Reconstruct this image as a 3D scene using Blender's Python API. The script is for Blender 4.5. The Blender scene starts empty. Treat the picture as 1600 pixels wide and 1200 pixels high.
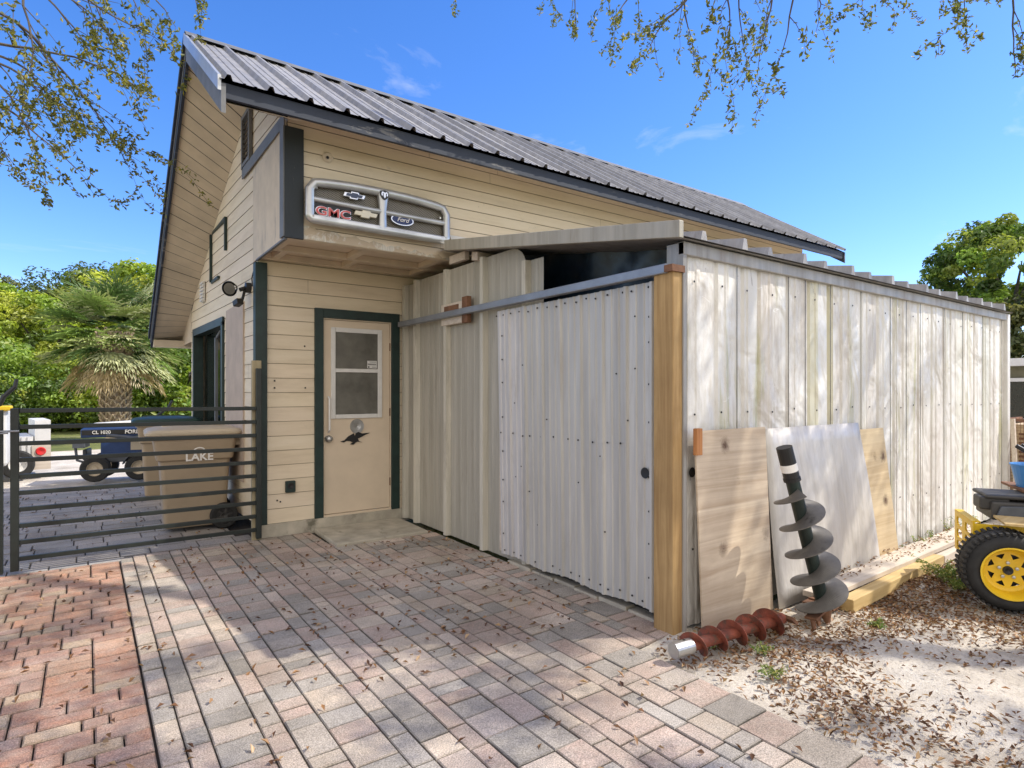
import bpy, bmesh, math, random
import numpy as np
from mathutils import Vector, Matrix
R = math.radians
random.seed(7); RNG = np.random.default_rng(7)
SC = bpy.context.scene; COL = SC.collection

# ------------------------------------------------------------------ measuring (camera at the origin, 1.5 m up; X runs along the door wall, Y away)
F = 931.5; A = R(54.49); H = 1.5
fw = (math.cos(A), math.sin(A)); rt = (math.sin(A), -math.cos(A))
def ray(px, py):
    u = (px-800)/F; v = (610-py)/F
    return (fw[0]+u*rt[0], fw[1]+u*rt[1], v)
def G(px, py, z=0.0):
    r = ray(px, py); t = (z-H)/r[2]; return Vector((r[0]*t, r[1]*t, z))
def PX(px, py, X):
    r = ray(px, py); t = X/r[0]; return Vector((X, r[1]*t, H+r[2]*t))
def PY(px, py, Y):
    r = ray(px, py); t = Y/r[1]; return Vector((r[0]*t, Y, H+r[2]*t))
def PD(px, py, d):
    r = ray(px, py); return Vector((r[0]*d, r[1]*d, H+r[2]*d))

# ------------------------------------------------------------------ mesh builder
class MB:
    def __init__(s): s.v = []; s.f = []; s.c = []
    def vert(s, p): s.v.append(tuple(p)); return len(s.v)-1
    def face(s, pts, col=(1, 1, 1)):
        i = len(s.v); s.v.extend(tuple(p) for p in pts); s.f.append(tuple(range(i, i+len(pts)))); s.c.append(col)
    def box(s, a, b, col=(1, 1, 1)):
        x0, y0, z0 = [min(a[i], b[i]) for i in range(3)]; x1, y1, z1 = [max(a[i], b[i]) for i in range(3)]
        s.hexa([(x0,y0,z0),(x1,y0,z0),(x1,y1,z0),(x0,y1,z0),(x0,y0,z1),(x1,y0,z1),(x1,y1,z1),(x0,y1,z1)], col)
    def hexa(s, p, col=(1, 1, 1)):
        i = len(s.v); s.v.extend(tuple(q) for q in p)
        for f in ((0,3,2,1),(4,5,6,7),(0,1,5,4),(1,2,6,5),(2,3,7,6),(3,0,4,7)):
            s.f.append(tuple(i+k for k in f)); s.c.append(col)
    def beam(s, a, b, w, h, up=(0,0,1), col=(1,1,1)):
        a = Vector(a); b = Vector(b); d = (b-a).normalized(); sd = d.cross(Vector(up)).normalized(); u = sd.cross(d)
        q = []
        for p in (a, b):
            q += [p-sd*w/2-u*h/2, p+sd*w/2-u*h/2, p+sd*w/2+u*h/2, p-sd*w/2+u*h/2]
        s.hexa([q[0],q[1],q[2],q[3],q[4],q[5],q[6],q[7]], col)
    def tube(s, pts, rad, n=10, cap=True, col=(1,1,1)):
        pts = [Vector(p) for p in pts]; m = len(pts)
        if not hasattr(rad, '__len__'): rad = [rad]*m
        base = len(s.v); ref = None
        for k, p in enumerate(pts):
            d = (pts[min(k+1, m-1)]-pts[max(k-1, 0)]).normalized()
            if ref is None:
                ref = Vector((0,0,1)) if abs(d.z) < .9 else Vector((1,0,0))
            sd = d.cross(ref).normalized(); u = sd.cross(d).normalized(); ref = u
            for j in range(n):
                t = 2*math.pi*j/n; s.v.append(tuple(p+(sd*math.cos(t)+u*math.sin(t))*rad[k]))
        for k in range(m-1):
            for j in range(n):
                j2 = (j+1) % n
                s.f.append((base+k*n+j, base+k*n+j2, base+(k+1)*n+j2, base+(k+1)*n+j)); s.c.append(col)
        if cap:
            s.f.append(tuple(base+j for j in range(n))[::-1]); s.c.append(col)
            s.f.append(tuple(base+(m-1)*n+j for j in range(n))); s.c.append(col)
    def lathe(s, prof, center, axis, n=32, col=(1,1,1)):
        """prof: list of (distance along axis, radius)"""
        c = Vector(center); ax = Vector(axis).normalized(); ref = Vector((0,0,1)) if abs(ax.z) < .9 else Vector((1,0,0))
        sd = ax.cross(ref).normalized(); u = sd.cross(ax).normalized(); base = len(s.v)
        for (h, r) in prof:
            for j in range(n):
                t = 2*math.pi*j/n; s.v.append(tuple(c+ax*h+(sd*math.cos(t)+u*math.sin(t))*r))
        for k in range(len(prof)-1):
            for j in range(n):
                j2 = (j+1) % n
                s.f.append((base+k*n+j, base+k*n+j2, base+(k+1)*n+j2, base+(k+1)*n+j)); s.c.append(col)
    def prism(s, poly, o, ux, uy, n, th, col=(1,1,1)):
        """2-D polygon (x,y) placed at o with axes ux, uy; thickness th along n"""
        o = Vector(o); ux = Vector(ux); uy = Vector(uy); n = Vector(n)
        a = [o+ux*x+uy*y for x, y in poly]; b = [p+n*th for p in a]; k = len(poly)
        i = len(s.v); s.v.extend(tuple(p) for p in a+b)
        s.f.append(tuple(range(i, i+k))[::-1]); s.c.append(col); s.f.append(tuple(range(i+k, i+2*k))); s.c.append(col)
        for j in range(k):
            j2 = (j+1) % k; s.f.append((i+j, i+j2, i+k+j2, i+k+j)); s.c.append(col)
    def loft(s, rings, cap=True, col=(1,1,1)):
        n = len(rings[0]); base = len(s.v)
        for r in rings: s.v.extend(tuple(p) for p in r)
        for k in range(len(rings)-1):
            for j in range(n):
                j2 = (j+1) % n
                s.f.append((base+k*n+j, base+k*n+j2, base+(k+1)*n+j2, base+(k+1)*n+j)); s.c.append(col)
        if cap:
            s.f.append(tuple(base+j for j in range(n))[::-1]); s.c.append(col)
            s.f.append(tuple(base+(len(rings)-1)*n+j for j in range(n))); s.c.append(col)
    def sheet(s, a, b, c, d, nu=1, nv=1, fn=None, col=(1,1,1)):
        """grid over the quad a b c d (a->b = u, a->d = v)"""
        a, b, c, d = map(Vector, (a, b, c, d)); base = len(s.v)
        for j in range(nv+1):
            for i in range(nu+1):
                u = i/nu; v = j/nv
                p = (a*(1-u)+b*u)*(1-v)+(d*(1-u)+c*u)*v
                if fn: p = p+fn(u, v)
                s.v.append(tuple(p))
        for j in range(nv):
            for i in range(nu):
                q = base+j*(nu+1)+i; s.f.append((q, q+1, q+nu+2, q+nu+1)); s.c.append(col)
    def build(s, name, m, parent=None, smooth=False, bevel=0, local=False, fixn=False):
        me = bpy.data.meshes.new(name); v = np.array(s.v, dtype=np.float64).reshape(-1, 3)
        if parent is not None and not local:
            v = v-np.array(wloc(parent))
        me.from_pydata(v.tolist(), [], s.f)
        if True:
            at = me.color_attributes.new('Col', 'FLOAT_COLOR', 'CORNER'); cols = []
            for f, c in zip(s.f, s.c): cols.extend((c[0], c[1], c[2], 1.0)*len(f))
            at.data.foreach_set('color', cols)
        if fixn:
            bm = bmesh.new(); bm.from_mesh(me); bmesh.ops.recalc_face_normals(bm, faces=bm.faces); bm.to_mesh(me); bm.free()
        if smooth: me.polygons.foreach_set('use_smooth', [True]*len(me.polygons))
        me.update(); o = bpy.data.objects.new(name, me); COL.objects.link(o)
        if m: me.materials.append(m)
        if parent is not None: o.parent = parent
        if bevel:
            b = o.modifiers.new('b', 'BEVEL'); b.width = bevel; b.segments = 2; b.limit_method = 'ANGLE'; b.angle_limit = R(40)
        if smooth and bevel == 0:
            pass
        return o
def islands(o):
    """give every separate piece of a mesh an object of its own, same name and parent"""
    me = o.data; n = len(me.vertices); par = list(range(n))
    def find(a):
        while par[a] != a: par[a] = par[par[a]]; a = par[a]
        return a
    for e in me.edges:
        a, c = find(e.vertices[0]), find(e.vertices[1])
        if a != c: par[a] = c
    groups = {}
    for p in me.polygons: groups.setdefault(find(p.vertices[0]), []).append(p)
    out = []
    for k, ps in groups.items():
        ids = sorted({v for p in ps for v in p.vertices}); mp_ = {v: i for i, v in enumerate(ids)}
        m2 = bpy.data.meshes.new(o.name.split('.')[0]); m2.from_pydata([tuple(me.vertices[v].co) for v in ids], [], [[mp_[v] for v in p.vertices] for p in ps]); m2.materials.append(me.materials[0])
        at = m2.color_attributes.new('Col', 'FLOAT_COLOR', 'CORNER'); at.data.foreach_set('color', [1.0]*4*len(m2.loops))
        q = o.copy(); q.data = m2; COL.objects.link(q); out.append(q)
    bpy.data.objects.remove(o); return out
def wloc(o):
    p = Vector(o.location)
    while o.parent is not None: o = o.parent; p = p+Vector(o.location)
    return p
def tag(o, label=None, cat=None, group=None, kind=None):
    if label: o['label'] = label
    if cat: o['category'] = cat
    if group: o['group'] = group
    if kind: o['kind'] = kind
    return o
def thing(name, label, cat, loc=(0,0,0), rotz=0, group=None):
    o = bpy.data.objects.new(name, None); COL.objects.link(o); o.location = loc; o.rotation_euler = (0, 0, rotz)
    o.empty_display_size = .1
    return tag(o, label, cat, group)
def copy_tree(o, parent=None):
    c = o.copy(); COL.objects.link(c); c.parent = parent
    for ch in [x for x in list(bpy.data.objects) if x.parent == o]: copy_tree(ch, c)
    return c

# ------------------------------------------------------------------ materials
class NT:
    def __init__(s, name):
        s.m = bpy.data.materials.new(name); s.m.use_nodes = True; s.n = s.m.node_tree.nodes; s.l = s.m.node_tree.links
        s.b = s.n['Principled BSDF']; s.tc = s.n.new('ShaderNodeTexCoord')
    def lk(s, a, b): s.l.new(a, b)
    def mapping(s, scale=(1,1,1), rot=(0,0,0)):
        m = s.n.new('ShaderNodeMapping'); s.lk(s.tc.outputs['Object'], m.inputs[0]); m.inputs['Scale'].default_value = scale; m.inputs['Rotation'].default_value = rot; return m.outputs[0]
    def noise(s, scale, detail=4, rough=.6, vec=None, dist=0):
        t = s.n.new('ShaderNodeTexNoise'); t.inputs['Scale'].default_value = scale; t.inputs['Detail'].default_value = detail; t.inputs['Roughness'].default_value = rough; t.inputs['Distortion'].default_value = dist
        s.lk(vec if vec else s.tc.outputs['Object'], t.inputs['Vector']); return t.outputs['Fac']
    def voro(s, scale, vec=None, out='Distance', feature='F1'):
        t = s.n.new('ShaderNodeTexVoronoi'); t.inputs['Scale'].default_value = scale; t.feature = feature
        s.lk(vec if vec else s.tc.outputs['Object'], t.inputs['Vector']); return t.outputs[out]
    def ramp(s, fac, stops):
        r = s.n.new('ShaderNodeValToRGB'); e = r.color_ramp.elements
        while len(e) < len(stops): e.new(.5)
        for k, (p, c) in enumerate(stops):
            e[k].position = p; e[k].color = (c[0], c[1], c[2], 1) if hasattr(c, '__len__') else (c, c, c, 1)
        s.lk(fac, r.inputs[0]); return r.outputs[0]
    def mix(s, fac, a, b, mode='MIX'):
        m = s.n.new('ShaderNodeMix'); m.data_type = 'RGBA'; m.blend_type = mode
        for k, v in ((0, fac), (6, a), (7, b)):
            if hasattr(v, 'is_linked') or hasattr(v, 'links'): s.lk(v, m.inputs[k])
            elif hasattr(v, '__len__'): m.inputs[k].default_value = (v[0], v[1], v[2], 1)
            elif k == 0: m.inputs[k].default_value = v
            else: m.inputs[k].default_value = (v, v, v, 1)
        return m.outputs[2]
    def col(s):
        a = s.n.new('ShaderNodeVertexColor'); a.layer_name = 'Col'; return a.outputs[0]
    def bump(s, h, strength=.3, dist=.01):
        b = s.n.new('ShaderNodeBump'); b.inputs['Strength'].default_value = strength; b.inputs['Distance'].default_value = dist
        s.lk(h, b.inputs['Height']); s.lk(b.outputs[0], s.b.inputs['Normal']); return b
    def out(s, color, rough=.6, metal=0, spec=None):
        if hasattr(color, '__len__'): s.b.inputs['Base Color'].default_value = (color[0], color[1], color[2], 1)
        else: s.lk(color, s.b.inputs['Base Color'])
        if hasattr(rough, 'links'): s.lk(rough, s.b.inputs['Roughness'])
        else: s.b.inputs['Roughness'].default_value = rough
        s.b.inputs['Metallic'].default_value = metal
        if spec is not None: s.b.inputs['Specular IOR Level'].default_value = spec
        return s.m
def simple(name, c, rough=.6, metal=0, var=.18, scale=9, bump=.15, bscale=60, dirt=None):
    t = NT(name); n1 = t.noise(scale, 5)
    lo = tuple(x*(1-var) for x in c); hi = tuple(min(1, x*(1+var)) for x in c)
    k = t.ramp(n1, [(.3, lo), (.7, hi)])
    if dirt:
        n2 = t.noise(dirt[1], 6, .7); k = t.mix(t.ramp(n2, [(dirt[2], 0), (min(1, dirt[2]+.12), 1)]), k, dirt[0])
    t.bump(t.noise(bscale, 3), bump, .004)
    return t.out(k, rough, metal)

def m_siding():
    t = NT('cream_siding_paint'); st = t.noise(1.0, 6, .65, t.mapping((1.2, 1.2, 9)))
    base = t.ramp(st, [(.25, (.62, .52, .375)), (.5, (.74, .635, .475)), (.8, (.80, .70, .55))])
    base = t.mix(.85, base, t.col(), 'MULTIPLY')
    g = t.ramp(t.noise(22, 6, .8), [(.66, 0), (.71, 1)]); base = t.mix(g, base, (.33, .26, .18))
    sp = t.ramp(t.noise(2.3, 7, .75), [(.62, 0), (.7, .5)]); base = t.mix(sp, base, (.42, .37, .3))
    t.bump(t.noise(30, 5, .7, t.mapping((.4, .4, 2.5))), .25, .004); return t.out(base, .65)
def m_peel(name, paint, wood, amount=.5, scale=14, stretch=(3, 3, .6), rough=.7):
    t = NT(name); v = t.mapping(stretch); n = t.noise(scale, 8, .72, v, .4)
    w = t.ramp(t.noise(9, 6, .7, t.mapping((9, 9, .8))), [(.3, tuple(x*.6 for x in wood)), (.7, wood)])
    p = t.ramp(t.noise(5, 4), [(.3, tuple(x*.82 for x in paint)), (.7, paint)])
    k = t.mix(t.ramp(n, [(1-amount, 0), (min(1, 1-amount+.05), 1)]), p, w)
    t.bump(n, .4, .003); return t.out(k, rough)
def m_panel(name, c1, c2, stain=(.35, .30, .2), metal=.0, rough=.45, stainamt=.5, dents=.25, algae=None):
    t = NT(name); v = t.mapping((7, 7, .35)); n = t.noise(1.6, 7, .7, v)
    k = t.ramp(n, [(.3, c1), (.65, c2)]); k = t.mix(.9, k, t.col(), 'MULTIPLY')
    n2 = t.noise(2.2, 8, .75, t.mapping((3, 3, .5)))
    k = t.mix(t.ramp(n2, [(1-stainamt, 0), (1-stainamt+.22, .75)]), k, stain)
    if algae:
        n3 = t.noise(1.3, 6, .7, t.mapping((2.6, 2.6, .28))); k = t.mix(t.ramp(n3, [(.54, 0), (.66, .7)]), k, algae)
    sp = t.ramp(t.noise(38, 5, .8), [(.68, 0), (.73, .8)]); k = t.mix(sp, k, (.16, .14, .11))
    b = t.bump(t.noise(2.6, 4, .5, t.mapping((1.5, 1.5, .8))), dents, .05)
    rg = t.ramp(n2, [(.3, rough-.1), (.7, rough+.15)])
    return t.out(k, rg, metal)
def m_wood(name, c1, c2, axis='Z', knots=True, scale=1.0, rough=.75):
    t = NT(name); s = {'X': (1.0, 22, 22), 'Y': (22, 1.0, 22), 'Z': (22, 22, 1.0)}[axis]
    v = t.mapping(tuple(x*scale for x in s)); n = t.noise(1.3, 7, .65, v, .8)
    k = t.ramp(n, [(.28, c1), (.5, tuple((a+b)/2 for a, b in zip(c1, c2))), (.72, c2)])
    k = t.mix(t.ramp(t.noise(1.7, 5, .6), [(.35, .35), (.65, 0)]), k, tuple(x*.55 for x in c1))
    if knots:
        mm = t.n.new('ShaderNodeMath'); mm.operation = 'MULTIPLY_ADD'; t.lk(t.noise(9, 6, .8, None, 1.5), mm.inputs[0]); mm.inputs[1].default_value = .38; t.lk(t.voro(3.2), mm.inputs[2]); md = t.n.new('ShaderNodeMath'); md.operation = 'SUBTRACT'; t.lk(mm.outputs[0], md.inputs[0]); md.inputs[1].default_value = .17; d = md.outputs[0]; k = t.mix(t.ramp(d, [(.05, .95), (.12, .5), (.22, 0)]), k, (.10, .05, .025))
    t.bump(n, .35, .003); return t.out(k, rough)
def m_leaf(name, trans=.35):
    t = NT(name); c = t.col()
    d = t.n.new('ShaderNodeBsdfDiffuse'); tr = t.n.new('ShaderNodeBsdfTranslucent'); mx = t.n.new('ShaderNodeMixShader'); gl = t.n.new('ShaderNodeBsdfGlossy'); mx2 = t.n.new('ShaderNodeMixShader')
    t.lk(c, d.inputs[0]); cc = t.mix(.5, c, (1.0, 1.0, .25), 'MULTIPLY'); cb = t.mix(1.0, cc, 1.7, 'MULTIPLY'); t.lk(cb, tr.inputs[0])
    mx.inputs[0].default_value = trans; t.lk(d.outputs[0], mx.inputs[1]); t.lk(tr.outputs[0], mx.inputs[2])
    gl.inputs[1].default_value = .45; mx2.inputs[0].default_value = .04; t.lk(mx.outputs[0], mx2.inputs[1]); t.lk(gl.outputs[0], mx2.inputs[2])
    t.lk(mx2.outputs[0], t.n['Material Output'].inputs[0]); return t.m

M = {}
M['siding'] = m_siding()
M['soffit'] = simple('soffit_paint', (.62, .52, .385), .7, 0, .12, 3, .2, 20, ((.2, .16, .11), 6, .70))
M['plypaint'] = m_peel('weathered_cream_plywood', (.68, .58, .44), (.52, .45, .36), .42, 3, (3, 3, .5))
M['peelsunlit'] = m_peel('peeled_sunlit_cream', (.52, .42, .29), (.75, .70, .58), .5, 3, (1, 1, 1))  # pale tone carries both peeled paint and the sunlit band
M['striplike'] = m_peel('grained_bare_plywood', (.52, .42, .33), (.22, .16, .13), .38, 5, (5, 5, .35))
M['navy'] = m_peel('dark_navy_fascia_paint', (.035, .045, .068), (.20, .20, .205), .42, 2.2, (.6, 2, 3))
M['corner'] = m_peel('dark_corner_paint', (.028, .036, .042), (.26, .24, .21), .36, 6, (4, 4, .7))
M['greytrim'] = simple('grey_trim_paint', (.15, .155, .16), .6, 0, .2, 6)
M['green'] = simple('dark_green_paint', (.012, .030, .026), .5, 0, .3, 7, .3, 30, ((.22, .2, .16), 30, .74))
M['gatepaint'] = simple('dark_gate_paint', (.014, .020, .018), .38, 0, .3, 8, .15, 90, ((.10, .06, .04), 14, .66))
M['roof'] = m_panel('galvanised_roof_sheet', (.27, .265, .26), (.42, .415, .41), (.14, .12, .105), .15, .45, .34, .05)
M['rakemetal'] = simple('pale_rake_metal', (.55, .57, .58), .35, .5, .1)
M['door'] = simple('cream_door_paint', (.66, .55, .41), .5, 0, .06, 3, .08, 30, ((.35, .26, .16), 5, .72))
M['white'] = simple('white_frame_paint', (.70, .69, .66), .45, 0, .08)
M['screen'] = simple('dusty_screen_glass', (.15, .145, .125), .12, 0, .35, 3, .05, 20)
M['darkglass'] = simple('dark_window_glass', (.012, .018, .014), .08, 0, .3)
M['chrome'] = simple('chrome', (.72, .73, .73), .2, 1.0, .05, 5, .02)
M['silverplastic'] = simple('silver_grille_paint', (.52, .53, .525), .28, .6, .12, 5, .03, 30)
M['mesh'] = None
M['black'] = simple('black_plastic', (.012, .012, .012), .45, 0, .3)
M['blackrub'] = simple('black_rubber', (.022, .022, .021), .8, 0, .35, 14, .4, 60)
M['concrete'] = simple('old_concrete', (.42, .385, .31), .9, 0, .25, 5, .6, 60, ((.16, .15, .11), 3, .58))
M['panel'] = m_panel('tan_grey_sheet_metal', (.30, .285, .235), (.44, .415, .35), (.24, .21, .16), .05, .5, .46, .12)
M['slide'] = m_panel('pale_sliding_sheet_metal', (.40, .39, .375), (.56, .545, .52), (.38, .34, .28), .1, .42, .46, .10)
def m_white():
    t = NT('stained_white_sheet_metal'); base = t.ramp(t.noise(1.1, 4, .5, t.mapping((1.6, 1, .35))), [(.3, (.66, .645, .61)), (.65, (.83, .82, .785))]); k = t.mix(.9, base, t.col(), 'MULTIPLY')
    a = t.noise(1.5, 10, .78, t.mapping((2.2, 1, .42)), .3); k = t.mix(t.ramp(a, [(.48, 0), (.58, .5), (.72, .85)]), k, (.47, .42, .36))
    g = t.noise(1.2, 9, .72, t.mapping((3.2, 1, .30), (0, 0, 0)), .2); k = t.mix(t.ramp(g, [(.56, 0), (.66, .75)]), k, (.42, .41, .20))
    r = t.noise(3.0, 10, .85, t.mapping((2.0, 1, .8)), 1.0); k = t.mix(t.ramp(r, [(.61, 0), (.65, .8)]), k, (.27, .22, .18))
    f = t.noise(16, 8, .85, None, 1.5); k = t.mix(t.ramp(f, [(.655, 0), (.69, .85)]), k, (.20, .17, .14))
    f2 = t.noise(5, 6, .8, t.mapping((1, 1, 2.5)), 2.0); k = t.mix(t.ramp(f2, [(.64, 0), (.67, .7)]), k, (.93, .93, .92))
    b1 = t.bump(t.noise(1.9, 3, .5, t.mapping((1.5, 1, 1.0)), .6), 1.0, .09); b2 = t.n.new('ShaderNodeBump'); b2.inputs['Strength'].default_value = .4; b2.inputs['Distance'].default_value = .006; t.lk(t.noise(24, 5, .7), b2.inputs['Height']); t.lk(b1.outputs[0], b2.inputs['Normal']); t.lk(b2.outputs[0], t.b.inputs['Normal'])
    return t.out(k, t.ramp(a, [(.4, .4), (.6, .7)]))
M['whitewall'] = m_white(); M['whitewall_old'] = m_panel('plain_white_sheet', (.74, .735, .72), (.88, .875, .86), (.42, .38, .32), .0, .5, .535, 1.0, (.42, .41, .20))
M['trimmetal'] = m_panel('weathered_trim_metal', (.28, .27, .25), (.45, .43, .40), (.22, .16, .12), .25, .5, .45, .2)
M['rail'] = simple('grey_steel_rail', (.27, .29, .32), .45, .5, .15, 5)
M['post'] = m_wood('treated_post_wood', (.30, .17, .06), (.58, .39, .17), 'Z', False)
M['oldpost'] = m_wood('pale_old_post_wood', (.30, .25, .15), (.50, .43, .27), 'Z', False)
M['tarp'] = simple('dark_blue_tarp', (.012, .025, .045), .35, 0, .8, 2, .5, 4, ((.02, .09, .13), 3, .6))
M['ply'] = m_wood('weathered_plywood', (.46, .34, .23), (.84, .72, .55), 'X', True, .45)
M['ply2'] = m_wood('yellow_plywood', (.54, .39, .21), (.86, .72, .48), 'X', True, .45)
M['orangewood'] = m_wood('orange_wood', (.35, .13, .04), (.60, .28, .10), 'Z', False)
M['lumber'] = m_wood('yellow_lumber', (.50, .34, .13), (.72, .55, .27), 'X', False, .8)
M['plank'] = m_wood('bleached_plank', (.52, .44, .35), (.76, .68, .58), 'X', False, .7)
M['greysheet'] = m_panel('pale_leaning_sheet', (.50, .475, .435), (.68, .65, .60), (.50, .45, .38), .1, .45, .40, .7)
M['augdark'] = simple('dark_auger_paint', (.012, .022, .018), .4, .2, .4, 10, .2, 40, ((.15, .1, .06), 12, .7))
M['augsteel'] = simple('worn_auger_steel', (.17, .16, .145), .5, .5, .25, 8, .15, 60, ((.06, .055, .05), 6, .6))
M['augred'] = simple('rusty_red_auger_paint', (.21, .055, .03), .72, .1, .45, 14, .6, 70, ((.10, .055, .035), 16, .50))
M['bare'] = simple('bare_steel', (.50, .50, .49), .35, .85, .15, 10)
M['rust'] = simple('rusty_steel', (.20, .10, .055), .8, .2, .4, 9, .5, 50)
M['yellow'] = simple('yellow_mower_paint', (.80, .53, .02), .42, 0, .12, 6, .1, 40, ((.30, .18, .04), 9, .66))
M['engine'] = simple('grey_engine_cover', (.055, .053, .05), .55, 0, .2, 6)
M['bluepl'] = simple('blue_bucket_plastic', (.06, .26, .62), .4, 0, .06, 4)
M['bin'] = simple('tan_bin_plastic', (.37, .29, .195), .5, 0, .08, 3, .05, 30, ((.2, .16, .11), 4, .66))
M['binlid'] = simple('pale_bin_lid_plastic', (.50, .42, .30), .45, 0, .1, 3)
M['bingreen'] = simple('dark_green_lid_plastic', (.02, .05, .04), .4, 0, .1, 3)
M['print'] = simple('white_print', (.85, .83, .78), .6, 0, .04)
M['bluepaint'] = simple('blue_tractor_paint', (.012, .042, .14), .35, 0, .15, 6)
M['greysteel'] = simple('slate_grey_paint', (.075, .085, .10), .5, 0, .2)
M['redlens'] = simple('red_lens', (.65, .03, .03), .25, 0, .1)
M['redletter'] = simple('red_letter_paint', (.62, .11, .10), .4, 0, .1)
M['bowblue'] = simple('blue_badge_enamel', (.05, .07, .13), .3, 0, .1)
M['ovalblue'] = simple('deep_blue_enamel', (.015, .03, .11), .25, 0, .1)
M['gold'] = simple('cream_badge', (.66, .60, .46), .35, .3, .08)
M['bark'] = simple('oak_bark', (.10, .085, .07), .95, 0, .35, 14, .9, 40)
M['palmbark'] = simple('palm_boot_bark', (.40, .32, .22), .95, 0, .35, 9, .9, 40)
M['leaf'] = m_leaf('leaf'); M['palmleaf'] = m_leaf('palm_leaf', .2); M['litter'] = m_leaf('dry_leaf', .12)
def m_mesh():
    t = NT('expanded_metal_mesh'); v = t.mapping((1, 1, 1.35), (0, R(45), 0))
    ck = t.n.new('ShaderNodeTexBrick'); ck.inputs['Scale'].default_value = 1; ck.offset = 0
    ck.inputs['Brick Width'].default_value = .017; ck.inputs['Row Height'].default_value = .017; ck.inputs['Mortar Size'].default_value = .0035; ck.inputs['Mortar Smooth'].default_value = .2
    ck.inputs['Color1'].default_value = (.018, .016, .014, 1); ck.inputs['Color2'].default_value = (.028, .024, .02, 1); ck.inputs['Mortar'].default_value = (.27, .245, .20, 1)
    sw = t.n.new('ShaderNodeSeparateXYZ'); t.lk(v, sw.inputs[0]); cb = t.n.new('ShaderNodeCombineXYZ'); t.lk(sw.outputs[0], cb.inputs[0]); t.lk(sw.outputs[2], cb.inputs[1])
    t.lk(cb.outputs[0], ck.inputs['Vector']); return t.out(ck.outputs['Color'], .6)
M['mesh'] = m_mesh()
def m_paver(name, rough=.85):
    t = NT(name); c = t.col(); n = t.noise(9, 6, .7)
    k = t.mix(t.ramp(n, [(.35, 0), (.7, .55)]), c, (.40, .36, .31))
    sp = t.ramp(t.noise(170, 3, .8), [(.36, (.5, .5, .5)), (.5, (1, 1, 1)), (.64, (1.6, 1.6, 1.6))]); k = t.mix(.9, k, sp, 'MULTIPLY')
    st = t.ramp(t.noise(1.1, 6, .7), [(.38, (.70, .69, .66)), (.62, (1.08, 1.08, 1.08))]); k = t.mix(1.0, k, st, 'MULTIPLY')
    t.bump(t.noise(120, 5, .75), .5, .004); return t.out(k, rough)
M['paver'] = m_paver('concrete_paver')
def m_sand():
    t = NT('pale_sand'); n = t.noise(1.6, 8, .7); k = t.ramp(n, [(.3, (.40, .345, .27)), (.48, (.62, .56, .47)), (.7, (.78, .73, .64))])
    n2 = t.noise(60, 6, .8); k = t.mix(t.ramp(n2, [(.52, 0), (.66, .7)]), k, (.22, .17, .12))
    t.bump(t.noise(45, 8, .75), .8, .02); return t.out(k, .95)
M['sand'] = m_sand()
M['joint'] = simple('joint_sand', (.05, .042, .034), .95, 0, .35, 12, .6, 80)
def m_lawn():
    t = NT('lawn'); n = t.noise(.5, 8, .7); k = t.ramp(n, [(.35, (.10, .13, .03)), (.55, (.20, .22, .06)), (.7, (.40, .36, .22))]); t.bump(t.noise(20, 6, .8), 1, .05); return t.out(k, .95)
M['lawn'] = m_lawn()
# ------------------------------------------------------------------ world, sun, camera
SD = Vector((.865, -.5, 1.06)).normalized(); EL = math.asin(SD.z); AZ = math.atan2(.865, -.5)
w = bpy.data.worlds.new('World'); SC.world = w; w.use_nodes = True; wn = w.node_tree.nodes; wl = w.node_tree.links
sky = wn.new('ShaderNodeTexSky'); sky.sky_type = 'NISHITA'; sky.sun_disc = False; sky.sun_elevation = EL; sky.sun_rotation = AZ; sky.air_density = 1.0; sky.dust_density = .4; sky.ozone_density = 2.0
tc = wn.new('ShaderNodeTexCoord'); mp = wn.new('ShaderNodeMapping'); mp.inputs['Scale'].default_value = (1.2, 2.6, 5); mp.inputs['Rotation'].default_value = (.5, .9, .4)
nz = wn.new('ShaderNodeTexNoise'); nz.inputs['Scale'].default_value = 1.7; nz.inputs['Detail'].default_value = 9; nz.inputs['Roughness'].default_value = .58; nz.inputs['Distortion'].default_value = .6
wl.new(tc.outputs['Generated'], mp.inputs[0]); wl.new(mp.outputs[0], nz.inputs[0])
rp = wn.new('ShaderNodeValToRGB'); rp.color_ramp.elements[0].position = .60; rp.color_ramp.elements[1].position = .82; rp.color_ramp.elements[0].color = (0,0,0,1); rp.color_ramp.elements[1].color = (.55,.55,.55,1)
wl.new(nz.outputs[0], rp.inputs[0])
hs = wn.new('ShaderNodeHueSaturation'); hs.inputs['Saturation'].default_value = 1.28; hs.inputs['Value'].default_value = 1.85; wl.new(sky.outputs[0], hs.inputs['Color'])
mx = wn.new('ShaderNodeMix'); mx.data_type = 'RGBA'; wl.new(rp.outputs[0], mx.inputs[0]); wl.new(hs.outputs[0], mx.inputs[6]); mx.inputs[7].default_value = (9, 9.2, 9.5, 1)
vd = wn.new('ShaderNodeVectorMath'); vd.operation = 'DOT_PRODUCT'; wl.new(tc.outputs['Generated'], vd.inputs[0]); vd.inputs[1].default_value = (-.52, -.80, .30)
hr = wn.new('ShaderNodeValToRGB'); hr.color_ramp.elements[0].position = .05; hr.color_ramp.elements[1].position = .75; hr.color_ramp.elements[0].color = (0,0,0,1); hr.color_ramp.elements[1].color = (.85,.85,.85,1); wl.new(vd.outputs['Value'], hr.inputs[0])
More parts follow.
